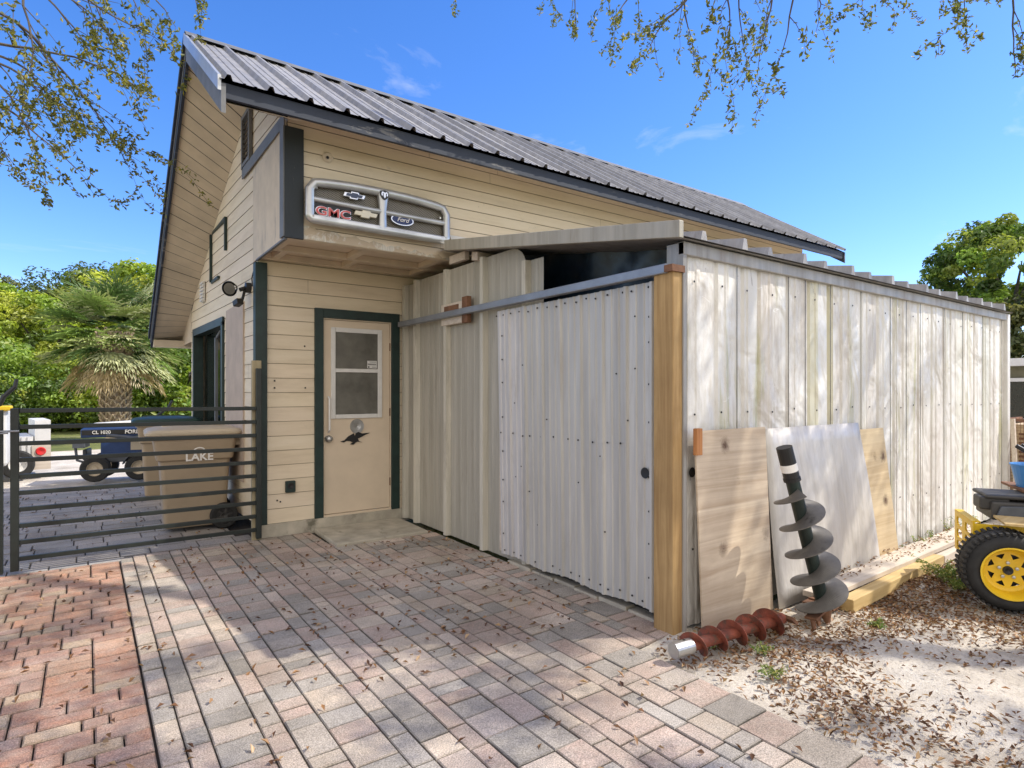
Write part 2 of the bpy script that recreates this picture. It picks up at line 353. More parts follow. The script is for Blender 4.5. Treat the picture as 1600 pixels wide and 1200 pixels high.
m2 = wn.new('ShaderNodeMix'); m2.data_type = 'RGBA'; wl.new(hr.outputs[0], m2.inputs[0]); tn = wn.new('ShaderNodeMix'); tn.data_type = 'RGBA'; tn.blend_type = 'MULTIPLY'; tn.inputs[0].default_value = 1; wl.new(hs.outputs[0], tn.inputs[6]); tn.inputs[7].default_value = (.82, .87, 1.14, 1); wl.new(tn.outputs[2], mx.inputs[6])
wl.new(mx.outputs[2], m2.inputs[6]); m2.inputs[7].default_value = (13.2, 12.0, 10.5, 1)  # warm haze added to the sky behind the camera to lift shaded walls
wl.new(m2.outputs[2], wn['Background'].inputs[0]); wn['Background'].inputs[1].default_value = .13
sl = bpy.data.lights.new('sun', 'SUN'); sl.energy = 5.0; sl.angle = R(.53); sl.color = (1.0, .93, .82)
so = bpy.data.objects.new('sun', sl); COL.objects.link(so); so.rotation_euler = SD.to_track_quat('Z', 'Y').to_euler(); so.location = (6, -4, 9)
cd = bpy.data.cameras.new('camera'); cam = bpy.data.objects.new('camera', cd); COL.objects.link(cam); SC.camera = cam
cam.location = (0, 0, H); cam.rotation_euler = (math.pi/2, 0, A-math.pi/2); cd.sensor_width = 36; cd.lens = F/1600*36; cd.shift_y = 10/1600; cd.clip_end = 3000; cd.clip_start = .05
SC.view_settings.view_transform = 'Standard'; SC.view_settings.look = 'None'; SC.view_settings.exposure = 0
SC.cycles.max_bounces = 6

# ------------------------------------------------------------------ ground
b = MB(); b.sheet((-1500,-1500,-.06), (1500,-1500,-.06), (1500,1500,-.06), (-1500,1500,-.06)); tag(b.build('ground', M['lawn']), kind='structure')
def hn(x, y):
    return .012*math.sin(x*3.1+y*1.7)+.010*math.sin(x*7.3-y*5.9+1)+.008*math.sin(y*11.1+x*2.3)
b = MB()
def fsand(u, v): return Vector((0, 0, random.uniform(-.004, .004)))
nx, ny = 150, 110; base = 0
for j in range(ny+1):
    for i in range(nx+1):
        x = 2.3+(i/nx)**1.5*16; y = -6+8.3*j/ny if j < ny else 2.45
        e = min(1, max(0, (x-2.62)/.4)); b.v.append((x, y, -.028+e*.012+(hn(x, y)+random.uniform(-.005, .005))*e))
for j in range(ny):
    for i in range(nx):
        q = j*(nx+1)+i; b.f.append((q, q+1, q+nx+2, q+nx+1)); b.c.append((1,1,1))
tag(b.build('sandy_ground', M['sand'], smooth=True), kind='structure')
b = MB(); b.sheet((-14,11.6,-.045), (9,11.6,-.045), (9,19,-.045), (-14,19,-.045)); b.sheet((9,2.45,-.05), (30,2.45,-.05), (30,11,-.05), (9,11,-.05)); tag(b.build('sandy_yard', M['sand']), kind='structure')
b = MB(); b.sheet((-8,-5,-.022), (2.62,-5,-.022), (2.62,11.6,-.022), (-8,11.6,-.022)); b.sheet((2.62,2.42,-.020), (3.03,2.42,-.020), (3.03,6.5,-.020), (2.62,6.5,-.020)); tag(b.build('paving_bed', M['joint']), kind='structure')

PAL = [(.29,.265,.235),(.46,.345,.285),(.50,.38,.31),(.44,.33,.275),(.51,.42,.33),(.53,.44,.35),(.33,.30,.265),(.39,.35,.31),(.48,.385,.32),(.46,.365,.305),(.40,.365,.325),(.52,.43,.36),(.47,.36,.30),(.43,.375,.32)]
def paver(b, x0, y0, x1, y1, c, ch=.005, h=.022, jit=.003, g=.0032):
    x0 += g; y0 += g; x1 -= g; y1 -= g
    if x1-x0 < .03 or y1-y0 < .03: return
    dz = random.uniform(-jit, jit); tx = random.uniform(-.0015, .0015); ty = random.uniform(-.0015, .0015)
    k = random.uniform(.85, 1.12); c = tuple(min(1, q*k) for q in c)
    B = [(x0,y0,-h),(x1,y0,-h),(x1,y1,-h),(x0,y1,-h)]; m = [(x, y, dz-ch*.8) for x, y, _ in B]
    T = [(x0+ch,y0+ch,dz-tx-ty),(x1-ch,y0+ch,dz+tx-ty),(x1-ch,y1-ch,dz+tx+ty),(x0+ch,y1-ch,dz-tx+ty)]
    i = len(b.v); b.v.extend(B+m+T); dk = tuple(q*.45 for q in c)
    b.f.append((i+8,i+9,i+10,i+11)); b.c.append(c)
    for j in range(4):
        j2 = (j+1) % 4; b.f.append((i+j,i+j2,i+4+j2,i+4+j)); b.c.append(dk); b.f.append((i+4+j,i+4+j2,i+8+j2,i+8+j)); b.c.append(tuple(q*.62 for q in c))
b = MB(); x = .24; k = 0
ws = [.098,.098,.19,.098,.145,.19,.098,.145,.098,.19,.145,.098,.098,.19,.098,.145,.19]
while x < 2.98:
    wd = ws[k % len(ws)]; x1 = x+wd
    if abs(x1-2.61) < .09: x1 = 2.61
    if x1 > 2.9: x1 = 3.0
    y = (-1.2 if x < 2.6 else 2.42)-random.random()*.2*(x < 2.6)
    while y < 6.36:
        L = random.choice([.19,.19,.145,.24,.098] if wd < .14 else [.145,.19,.19,.24,.098,.145]); y1 = min(y+L, 6.40)
        if 6.40-y1 < .06: y1 = 6.40
        inslab = (1.93 < (x+x1)/2 < 2.93 and (y+y1)/2 > 5.75)
        if not inslab: paver(b, x, y, x1, y1, random.choice(PAL[:3] if (x > 2.6 and random.random() < .6) else PAL))
        y = y1
    x = x1; k += 1
for i in range(6):   # the last short row that meets the post corner
    pass
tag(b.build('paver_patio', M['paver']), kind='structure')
PAL = [(min(.66,a*1.18), b_*1.07, c*.95) for a, b_, c in PAL]+[(.53,.40,.31),(.50,.36,.28)]
RED = [(.42,.215,.14),(.47,.25,.16),(.38,.20,.135),(.50,.30,.20),(.46,.33,.22),(.40,.24,.18)]
b = MB(); y = -1.2; r = 0
while y < 6.28:
    hh = .104 if r % 3 else .15; x = .235
    for wc in (random.choice([.10,.2,.15]),):
        pass
    while x > -5:
        L = random.choice([.104,.15,.208,.208]); paver(b, x-L, y, x, min(y+hh, 6.3), random.choice(RED), .007, .022, .003, .0034); x -= L
    y += hh; r += 1
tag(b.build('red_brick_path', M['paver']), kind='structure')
GREY = [(.34,.33,.32),(.39,.375,.36),(.29,.285,.28),(.42,.385,.355),(.36,.325,.30)]
b = MB(); y = 6.42; r = 0
while y < 11.5:
    hh = random.choice([.16,.24]); x = 1.36+random.random()*.3
    while x > -7:
        L = random.choice([.24,.32,.40]); xr = min(x, 1.38 if y < 6.5 else 1.25); paver(b, x-L, y, xr, y+hh, random.choice(GREY), .006, .022, .002); x -= L
    y += hh; r += 1
x = .9
for i in range(16):
    L = random.choice([.24,.3]); paver(b, 1.36-.27*(i+1), 6.285 if i > 3 else 6.41, 1.36-.27*i, 6.42, random.choice(GREY), .005)
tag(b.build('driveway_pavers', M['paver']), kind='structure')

# ------------------------------------------------------------------ house
house = thing('garage_building', 'cream lap sided garage with grey metal gable roof and overhanging upper storey', 'building', (1.42, 6.43, 0))
def wx(y): return 1.42-.032*(y-6.43)
def clap(b, o, d, n, s0f, s1f, z0, z1, bh, holes=(), seg=3.0, gap=.0055):
    """lap boards on a wall: o origin, d unit dir along, n outward normal; s0f/s1f(z) = ends"""
    o = Vector(o); d = Vector(d); n = Vector(n); z = z0
    while z < z1-.005:
        zt = min(z+bh, z1); cuts = sorted(set([z, zt]+[h for q in holes for h in q[2:4] if z < h < zt])); cc = random.uniform(.93, 1.04); c = (cc, cc*random.uniform(.985, 1.01), cc*random.uniform(.96, 1.0))
        for a, e in zip(cuts[:-1], cuts[1:]):
            zm = (a+e)/2; segs = [(None, None)]
            hs_ = sorted([q for q in holes if q[2] <= zm <= q[3]]); L = 's0'; segs = []; cur = None
            for q in hs_: segs.append((cur, q[0])); cur = q[1]
            segs.append((cur, None))
            for (sa, sb) in segs:
                A0 = s0f(a) if sa is None else sa; A1 = s0f(e) if sa is None else sa
                B0 = s1f(a) if sb is None else sb; B1 = s1f(e) if sb is None else sb
                if B0-A0 < .01 and B1-A1 < .01: continue
                top = e == zt; g = gap if top else 0; e2 = e-g
                P = lambda s_, z_, h: o+d*s_+n*h+Vector((0, 0, z_))
                b.face([P(A0,a,.004), P(B0,a,.004), P(B1,e2,0), P(A1,e2,0)], c)
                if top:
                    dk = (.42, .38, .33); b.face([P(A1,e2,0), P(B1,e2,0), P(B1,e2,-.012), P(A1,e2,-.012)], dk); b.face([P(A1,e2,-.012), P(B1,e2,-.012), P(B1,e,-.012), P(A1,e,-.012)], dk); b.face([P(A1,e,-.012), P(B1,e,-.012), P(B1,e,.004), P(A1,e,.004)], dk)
        sA, sB = s0f(z), s1f(z); zt2 = min(zt, z1); k_ = int((sB-sA)/6+random.random()*.8)
        for _ in range(k_):
            sj = random.uniform(sA+.3, max(sA+.31, sB-.5))
            if not any(q[0]-.02 < sj < q[1]+.02 and q[2]-bh < z < q[3] for q in holes): b.face([o+d*sj+n*.0048+Vector((0,0,z)), o+d*(sj+.004)+n*.0048+Vector((0,0,z)), o+d*(sj+.004)+n*.0008+Vector((0,0,zt2-gap)), o+d*sj+n*.0008+Vector((0,0,zt2-gap))], (.4,.36,.3))
        z = zt
# door wall
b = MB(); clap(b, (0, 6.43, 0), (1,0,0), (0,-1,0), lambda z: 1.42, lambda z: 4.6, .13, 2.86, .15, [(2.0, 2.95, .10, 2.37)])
b.build('wall', M['siding'], house)
b = MB(); b.box((1.40, 6.40, -.02), (4.6, 6.50, .128)); f = b.build('foundation', M['concrete'], house)
# upper wall above the overhang
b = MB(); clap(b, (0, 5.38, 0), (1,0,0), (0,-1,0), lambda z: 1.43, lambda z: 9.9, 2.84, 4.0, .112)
b.face([(9.9,5.38,0),(9.9,10,0),(9.9,10,3.9),(9.9,5.38,3.9)]); b.build('wall', M['siding'], house)
# peeled strip at the foot of the upper wall, with sunlight painted in
b = MB(); pts = []
for i in range(41):
    t = i/40; pts.append((1.56+t*1.75, 2.845+(.10*(1-t)**1.5+.012*math.sin(i*1.3)+.010*math.sin(i*3.1)+.012)))
for i in range(40):
    (xa, za), (xb, zb) = pts[i], pts[i+1]; b.hexa([(xa,5.368,2.842),(xb,5.368,2.842),(xb,5.379,2.842),(xa,5.379,2.842),(xa,5.368,za),(xb,5.368,zb),(xb,5.379,zb),(xa,5.379,za)])
b.build('peeled_sunlit_patch', M['peelsunlit'], house)
b = MB(); b.lathe([(0,.0),(.006,.022),(.012,.036),(.0,.05)], PY(512,246,5.372), (0,-1,0), 20); b.build('round_cover_plate', M['plypaint'], house)
b = MB(); b.lathe([(0,.0),(0,.014)], PY(512,246,5.358), (0,-1,0), 14); b.build('vent_hole', M['black'], house)
# plywood cheek of the overhang
b = MB(); b.hexa([(1.405,5.38,2.83),(1.42,5.38,2.83),(wx(6.6)+.01,6.60,2.83),(wx(6.6)-.008,6.60,2.83),(1.405,5.38,3.86),(1.42,5.38,3.86),(wx(6.6)+.01,6.60,3.86),(wx(6.6)-.008,6.60,3.86)]); b.build('cheek_panel', M['plypaint'], house)
# underside of the overhang: battens and panels
b = MB(); b.box((1.43,5.39,2.895), (4.6,6.42,2.91)); b.build('overhang_ceiling', M['soffit'], house)
b = MB()
for (y0, y1) in ((5.385,5.47),(5.90,5.96),(6.33,6.40)): b.box((1.43,y0,2.835), (4.6,y1,2.894))
for xq in (1.43, 2.15, 2.95, 3.75):
    b.box((xq,5.472,2.838), (xq+.075,5.898,2.893)); b.box((xq+.1,5.962,2.838), (xq+.17,6.328,2.893))
b.build('overhang_battens', M['soffit'], house, bevel=.004)
b = MB(); b.box((1.40,5.37,2.818), (1.425,6.45,2.834)); b.build('drip_edge', M['greytrim'], house)
# gable wall
Q = [(5.2, 3.80), (6.86, 4.53), (10.2, 2.73)]
def gs0(z): return 5.38 if z < 3.87 else 5.38+(z-3.87)/(4.53-3.87)*1.48
def gs1(z): return 10.2 if z < 2.73 else 10.2-(z-2.73)/(4.53-2.73)*3.34
gd = Vector((-.032, 1, 0)); go = Vector((1.42+.032*6.43, 0, 0))
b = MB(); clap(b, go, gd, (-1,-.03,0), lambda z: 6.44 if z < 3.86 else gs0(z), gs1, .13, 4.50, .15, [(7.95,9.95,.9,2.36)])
b.build('wall', M['siding'], house)
b = MB(); b.box((wx(10.2)+.01,10.19,0), (4,10.2,2.6)); b.build('wall', M['siding'], house)
b = MB(); b.box((1.16,6.60,-.02), (1.30,6.61,.0)); 
# grey board over the cheek, louvre vent
b = MB(); b.hexa([(1.392,5.36,3.80),(1.404,5.36,3.80),(wx(7.0)-.014,7.0,3.80),(wx(7.0)-.026,7.0,3.80),(1.392,5.36,3.91),(1.404,5.36,3.91),(wx(7.0)-.014,7.0,3.91),(wx(7.0)-.026,7.0,3.91)]); b.build('band_board', M['greytrim'], house)
b = MB(); xv = wx(6.8)
for (ya, yb, za, zb) in ((6.62,6.66,3.90,4.46),(6.96,7.0,3.90,4.46),(6.66,6.96,4.42,4.46),(6.66,6.96,3.912,3.95)): b.box((xv-.04,ya,za), (xv-.008,yb,zb))
vt = b.build('gable_vent', M['greytrim'], house)
b = MB()
for k in range(9):
    z = 3.96+k*.052; b.hexa([(xv-.03,6.662,z),(xv-.024,6.662,z-.004),(xv-.024,6.958,z-.004),(xv-.03,6.958,z),(xv-.008,6.662,z+.04),(xv-.004,6.662,z+.034),(xv-.004,6.958,z+.034),(xv-.008,6.958,z+.04)])
b.build('louvre', M['black'], vt)
# small hatch
b = MB(); xh = wx(8.25)
for (ya, yb, za, zb) in ((7.80,7.835,3.18,3.58),(8.66,8.70,2.92,3.54),(7.84,8.70,3.545,3.58),(8.2,8.68,2.90,2.935)): b.box((wx(ya)-.035,ya,za), (wx(ya)-.006,yb,zb))
b.build('hatch_frame', M['green'], house)
b = MB(); b.box((wx(9.2)-.03,9.1,2.72), (wx(9.2)-.008,9.28,3.0))
for k in range(6): b.box((wx(9.2)-.05,9.08,2.73+k*.047), (wx(9.2)-.031,9.30,2.752+k*.047))
b.build('ribbed_vent_cover', M['white'], house)
# garage window opening
b = MB(); yw0, yw1 = 7.98, 9.92
for (ya, yb, za, zb) in ((yw0-.03,yw0+.06,.9,2.34),(yw1-.05,yw1+.03,.9,2.34),(yw0-.03,yw1+.03,2.30,2.40),(yw0-.03,yw1+.03,.86,.93)): b.hexa([(wx(ya)-.03,ya,za),(wx(ya)+.10,ya,za),(wx(yb)+.10,yb,za),(wx(yb)-.03,yb,za),(wx(ya)-.03,ya,zb),(wx(ya)+.10,ya,zb),(wx(yb)+.10,yb,zb),(wx(yb)-.03,yb,zb)])
wf = b.build('window', M['green'], house)
b = MB(); b.box((wx(9)+.10,yw0,.9), (wx(9)+.11,yw1,2.32)); b.build('pane', M['darkglass'], wf)
b = MB(); b.box((wx(9)+.05,8.72,.93), (wx(9)+.085,8.78,2.2)); b.tube([(wx(8.5)+.06,8.74,2.2),(wx(8.5)+.07,8.5,2.28)], .02); b.build('mullion', M['greytrim'], wf)
b = MB(); b.hexa([(wx(6.98)-.018,6.98,.5),(wx(6.98),6.98,.5),(wx(7.8),7.8,.5),(wx(7.8)-.018,7.8,.5),(wx(6.98)-.018,6.98,2.47),(wx(6.98),6.98,2.47),(wx(7.8),7.8,2.45),(wx(7.8)-.018,7.8,2.45)]); b.build('plywood_patch', M['striplike'], house)
# corner boards
b = MB(); b.box((1.385,6.395,.13), (1.50,6.424,2.80)); b.box((1.385,6.426,.13), (1.412,6.50,2.80)); b.build('corner_board', M['green'], house, bevel=.003)
b = MB(); b.box((1.395,5.345,2.83), (1.56,5.374,3.80)); b.build('corner_board', M['corner'], house, bevel=.004)
b = MB(); b.box((1.385,5.35,2.84), (1.403,5.47,3.80)); b.build('corner_board', M['greytrim'], house)
# flood light
b = MB(); b.lathe([(0,.0),(0,.055),(.05,.055),(.06,.0)], (wx(6.7)-.005,6.72,2.58), (-1,0,0), 16); b.tube([(wx(6.7)-.04,6.72,2.58),(1.30,6.72,2.55)], .022); b.tube([(1.35,6.72,2.55),(1.33,6.75,2.44)], .014)
fl = b.build('flood_light', M['black'], house)
b = MB(); hc = Vector((1.22,6.74,2.56)); b.lathe([(-.09,.02),(-.05,.05),(.02,.075),(.03,.08),(.035,.074)], hc, (-.55,-.75,-.25), 20); b.build('lamp_head', M['black'], fl, smooth=False)
b = MB(); b.lathe([(.03,.0),(.031,.060)], hc, (-.55,-.75,-.25), 20); b.build('lens', M['screen'], fl)
b = MB(); b.beam((1.27,6.76,2.40), (1.30,6.68,2.43), .07, .06); b.build('motion_sensor', M['black'], fl, bevel=.006)
b = MB(); b.tube([(1.40,6.60,2.58),(1.385,6.55,2.66),(1.40,6.50,2.76)], .006, 6); b.build('cable', M['black'], fl)
# door
b = MB(); yd = 6.43
for (xa, xb, za, zb) in ((1.985,2.078,.128,2.385),(2.866,2.965,.128,2.385),(2.079,2.865,2.285,2.385)): b.box((xa,yd-.03,za), (xb,yd+.06,zb))
b.build('door_frame', M['green'], house, bevel=.003)
b = MB(); b.box((2.079,yd-.012,.128), (2.865,yd+.06,.15)); b.box((2.079,yd-.006,.15), (2.09,yd+.06,2.284)); b.box((2.855,yd-.006,.15), (2.865,yd+.06,2.284)); b.box((2.091,yd-.006,2.272), (2.854,yd+.06,2.284)); b.build('door_jamb', M['door'], house)
b = MB(); b.box((2.094,yd+.006,.155), (2.851,yd+.046,2.268)); dr = b.build('door', M['door'], house, bevel=.003)
pA = PY(517,510,yd); pB = PY(601,654,yd); wx0, wx1 = 2.165, 2.755; wz0, wz1 = 1.19, 2.19
b = MB()
for (xa, xb, za, zb) in ((wx0,wx0+.05,wz0,wz1),(wx1-.05,wx1,wz0,wz1),(wx0+.051,wx1-.051,wz0,wz0+.045),(wx0+.051,wx1-.051,wz1-.05,wz1),(wx0+.051,wx1-.051,1.70,1.74)): b.box((xa,yd-.010,za), (xb,yd+.006,zb))
wd_ = b.build('window', M['white'], dr, bevel=.004)
b = MB(); b.box((wx0+.05,yd+.001,1.742), (wx1-.05,yd+.005,wz1-.05)); b.box((wx0+.05,yd+.003,wz0+.045), (wx1-.05,yd+.0055,1.699)); b.build('pane', M['screen'], wd_)
b = MB(); b.box((wx1-.175,yd-.002,1.75), (wx1-.062,yd+.0005,1.835)); b.build('sticker', M['white'], wd_)
b = MB(); 
for zz, xa, xb in ((1.822,.15,.07),(1.80,.17,.07),(1.79,.17,.07),(1.765,.12,.07)): b.box((wx1-xa,yd-.004,zz-.003), (wx1-xb,yd-.0025,zz+.002))
b.box((wx1-.168,yd-.004,1.757),(wx1-.15,yd-.0025,1.772)); b.build('printed_lines', M['black'], wd_)
b = MB(); b.tube([(2.135,yd-.012,1.05),(2.135,yd-.05,1.07),(2.135,yd-.05,1.41),(2.135,yd-.012,1.43)], .011, 8); b.build('pull_handle', M['white'], dr)
b = MB(); b.lathe([(0,.038),(.01,.038),(.014,.014),(.04,.014),(.045,.03),(.065,.034),(.08,.024),(.083,.0)], (2.135,yd+.006,.975), (0,-1,0), 20); b.build('knob', M['bare'], dr, smooth=True)
pc = PY(558,666,yd); b = MB(); b.lathe([(0,.0),(.008,.045),(.010,.078),(.0,.082)], (pc.x,yd-.008+.014,pc.z), (0,-1,0), 28); b.build('round_plate', M['bare'], dr)
eg = [(-.17,-.035),(-.12,-.02),(-.08,.02),(-.03,.045),(-.015,.05),(-.005,.02),(.01,.055),(.035,.065),(.08,.045),(.17,.05),(.12,.03),(.07,.005),(.03,-.01),(.045,-.04),(.085,-.055),(.03,-.045),(.01,-.05),(-.02,-.075),(-.06,-.07),(-.03,-.05),(-.06,-.035),(-.10,-.03),(-.13,-.045)]
b = MB(); pe = PY(555,684,yd); b.prism(eg, (pe.x,yd-.004,pe.z), (1,0,0), (0,0,1), (0,1,0), .008); b.build('eagle_plaque', M['black'], dr)
b = MB()
for z in (.45, 1.25, 2.0): b.tube([(2.853,yd-.002,z-.045),(2.853,yd-.002,z+.045)], .007, 8)
islands(b.build('hinge', M['rust'], dr))
# outlet and small marks
b = MB(); po = PY(453,760,yd-.01); b.box((po.x-.05,yd-.045,po.z-.06), (po.x+.05,yd-.008,po.z+.06)); ob = b.build('outlet_box', M['green'], house, bevel=.008)
b = MB(); b.lathe([(0,.0),(.004,.03),(0,.034)], (po.x,yd-.046,po.z+.01), (0,-1,0), 16); b.build('outlet_cover', M['black'], ob)
b = MB()
for (px, py) in ((429,595),(429,606),(477,606),(476,541),(433,782),(438,784)):
    p = PY(px, py, yd-.006); b.box((p.x-.007,yd-.010,p.z-.008), (p.x+.007,yd-.004,p.z+.008))
islands(b.build('nail_hole', M['black'], house))

# roof
EY, EZ, RY, RZ, FY, FZ, XL, XR = 4.93, 3.86, 6.86, 5.10, 11.1, 2.38, .81, 10.42
def rib_prof(x0, x1, per, rib):
    out = []; x = x0
    while x < x1: 
        for (du, h) in rib:
            if x+du <= x1+1e-6: out.append((x+du, h))
        x += per
    out.append((x1, 0)); return out
def corr(b, prof, p0f, p1f, n, nseg=1, colf=None, bow=0):
    """strip sheet: p0f(u), p1f(u) -> end points; n normal; prof list (u,h)"""
    n = Vector(n)
    for k, ((u0, h0), (u1, h1)) in enumerate(zip(prof[:-1], prof[1:])):
        if u1-u0 < 1e-7 and abs(h1-h0) < 1e-7: continue
        c = colf(k, u0) if colf else (1,1,1); A0, A1 = Vector(p0f(u0)), Vector(p1f(u0)); B0, B1 = Vector(p0f(u1)), Vector(p1f(u1))
        for s_ in range(nseg):
            t0 = s_/nseg; t1 = (s_+1)/nseg; b.face([A0.lerp(A1,t0)+n*h0, B0.lerp(B1,t0)+n*h1, B0.lerp(B1,t1)+n*h1, A0.lerp(A1,t1)+n*h0], c)
RIB = [(0,0),(.030,0),(.048,.038),(.072,.038),(.090,0),(.16,0),(.165,.007),(.18,.007),(.185,0),(.24,0),(.245,.007),(.26,.007),(.265,0)]
sn = Vector((0, -(RZ-EZ), RY-EY)).normalized(); rf = MB(); cf = lambda k, u: (lambda q: (q, q, q))(.9+.1*math.sin(u*5.1)+random.uniform(-.05, .05))
corr(rf, rib_prof(XL, XR, .305, RIB), lambda u: (u, EY-.04, EZ-.024), lambda u: (u, RY, RZ), sn, 3, cf)
sn2 = Vector((0, RZ-FZ, FY-RY)).normalized(); corr(rf, rib_prof(XL, XR, .305, RIB), lambda u: (u, FY+.03, FZ-.018), lambda u: (u, RY, RZ), sn2, 1, cf)
roof = rf.build('roof', M['roof'], house)
b = MB(); b.face([(XL,RY-.14,RZ-.05),(XR,RY-.14,RZ-.05),(XR,RY,RZ+.055),(XL,RY,RZ+.055)]); b.face([(XL,RY,RZ+.055),(XR,RY,RZ+.055),(XR,RY+.14,RZ-.05),(XL,RY+.14,RZ-.05)]); b.build('ridge_cap', M['greytrim'], roof)
b = MB()   # deck under the sheets keeps daylight out
b.face([(XL+.03,EY+.02,EZ-.05),(XR-.03,EY+.02,EZ-.05),(XR-.03,RY,RZ-.05),(XL+.03,RY,RZ-.05)]); b.face([(XL+.03,RY,RZ-.05),(XR-.03,RY,RZ-.05),(XR-.03,FY,FZ-.05),(XL+.03,FY,FZ-.05)]); b.build('roof_deck', M['black'], roof)
b = MB(); zb = 3.712; b.box((XL+.02,EY,zb),(XR-.02,EY+.035,EZ-.035)); b.build('fascia', M['navy'], house)
def rake(name, m, dx0, dx1, d0, d1, near=True, far=True, parent=house):
    b = MB()
    if near: b.hexa([(XL+dx0,EY-.02,EZ-.02-d1),(XL+dx1,EY-.02,EZ-.02-d1),(XL+dx1,RY,RZ-d1),(XL+dx0,RY,RZ-d1),(XL+dx0,EY-.02,EZ-.02-d0),(XL+dx1,EY-.02,EZ-.02-d0),(XL+dx1,RY,RZ-d0),(XL+dx0,RY,RZ-d0)])
    if far: b.hexa([(XL+dx0,RY,RZ-d1),(XL+dx1,RY,RZ-d1),(XL+dx1,FY,FZ-d1),(XL+dx0,FY,FZ-d1),(XL+dx0,RY,RZ-d0),(XL+dx1,RY,RZ-d0),(XL+dx1,FY,FZ-d0),(XL+dx0,FY,FZ-d0)])
    return b.build(name, m, parent)
rake('rake_trim', M['rakemetal'], -.012, .012, -.03, .085, True, False); rake('rake_trim', M['navy'], -.012, .012, -.02, .06, False, True)
b = MB(); b.lathe([(0,0),(0,.045),(.07,.05),(.07,0)], (XL-.005,EY-.05,EZ-.005), (.2,.8,.5), 8); 
rake('rake_board', M['greytrim'], .012, .045, .03, .25, True, False); rake('rake_board', M['greytrim'], .013, .02, .03, .12, False, True); rake('rake_board', M['navy'], .0205, .05, .03, .2, False, True)
rake('rake_board', M['navy'], 9.55, 9.58, .02, .2)
# soffits: planks between the rake and the gable wall
def wallz(y): 
    if y < 5.38: return 3.70+(y-4.95)/(.43)*.17
    if y < 6.86: return 3.87+(y-5.38)/1.48*.66
    if y < 10.2: return 4.53-(y-6.86)/3.34*1.80
    return 2.73-(y-10.2)/.9*.42
def rz_(y): return (EZ+(y-EY)*(RZ-EZ)/(RY-EY)) if y < RY else RZ-(y-RY)*(RZ-FZ)/(FY-RY)
b = MB(); N = 30
for k in range(N):
    ya = RY+(FY-RY)*k/N; yb = RY+(FY-RY)*(k+1)/N-.006*random.uniform(.4, 1.6)
    q = random.uniform(.94, 1.03); xo = XL+.05
    b.face([(xo,ya,rz_(ya)-.17),(xo,yb,rz_(yb)-.17),(wx(yb)-.001,yb,wallz(yb)),(wx(ya)-.001,ya,wallz(ya))], (q,q,q))
for k in range(12):
    ya = EY+.04+(RY-EY-.04)*k/12; yb = EY+.04+(RY-EY-.04)*(k+1)/12-.006
    b.face([(XL+.05,ya,rz_(ya)-.19),(XL+.05,yb,rz_(yb)-.19),(wx(yb),yb,wallz(yb)),(wx(ya),ya,wallz(ya))])
b.build('soffit', M['soffit'], house)
b = MB(); b.face([(XL+.04,RY,RZ-.10),(XL+.04,FY,FZ-.06),(1.6,FY,FZ-.06),(1.6,RY,RZ-.10)]); b.build('soffit_backing', M['navy'], house)
b = MB(); b.face([(1.43,EY+.036,3.718),(XR-.1,EY+.036,3.718),(XR-.1,5.378,4.0),(1.43,5.378,4.0)]); b.build('soffit', M['soffit'], house)
b = MB(); b.box((XL+.05,10.9,2.19), (1.6,11.12,2.30)); b.face([(wx(10.2)-.004,10.19,2.75),(wx(11.1)-.004,11.1,2.32),(wx(11.1)-.004,11.1,2.22),(wx(10.2)-.004,10.19,2.24)]); b.face([(XL+.05,11.1,2.30),(1.6,11.1,2.30),(1.6,10.9,2.30),(XL+.05,10.9,2.30)]); b.build('eave_box', M['soffit'], house)
b = MB(); b.box((9.905,5.40,2.0), (9.96,5.46,3.70)); b.build('corner_board', M['navy'], house)
# shed flashing on the wall
b = MB(); b.face([(3.04,5.30,2.99),(9.9,5.30,2.99),(9.9,5.365,3.10),(3.04,5.365,3.10)]); b.build('flashing', M['white'], house)

# ------------------------------------------------------------------ metal shed
shed = thing('metal_shed', 'white and grey corrugated metal lean-to shed against the garage', 'shed', (3.03, 2.42, 0))
SX, SY, SE = 3.03, 2.42, 9.05
wprof = []; u = SX+.012; k = 0; wcols = {}
while u < SE-.02:
    per = [.305,.305,.20,.36][k % 4]; 
    for du, h in ((0,0),(.016,-.016),(.034,-.016),(.05,0),(per*.38,0),(per*.42,.006),(per*.52,.006),(per*.56,0)):
        if u+du < SE: wprof.append((u+du, h))
    u += per; k += 1
wprof.append((SE, 0))
def wcol(k, u):
    r = random.Random(int(u*37)); q = r.uniform(.965, 1.0)
    for (c, wd_, col) in ((4.60,.06,(.84,.82,.64)),(4.86,.04,(.76,.73,.55)),(6.47,.07,(.84,.76,.70)),(3.95,.08,(.86,.82,.78)),(7.6,.1,(.92,.93,.87)),(8.4,.15,(.92,.94,.88))):
        if abs(u-c) < wd_: return tuple(q*x for x in col)
    return (q, q, q*.99)
b = MB()
def wavy(u): return Vector((u, SY+.006*math.sin(u*5)+.004*math.sin(u*13), 0.02))
corr(b, wprof, lambda u: (u, SY+.006*math.sin(u*5), .01), lambda u: (u, SY+.004*math.sin(u*7), 2.36), (0,-1,0), 6, wcol); b.build('wall', M['whitewall'], shed)
b = MB()   # dark lap joints
u = SX+.012+.02; 
for k in range(22):
    uu = SX+.04+k*.292+.05*math.sin(k*2.3); 
    if k % 2 == 0 or k in (5, 11): b.box((uu,SY-.0075,.02), (uu+.003,SY-.0035,2.345))
[setattr(q, 'name', 'lap_seam') for q in islands(b.build('lap_seam', M['screen'], shed))]
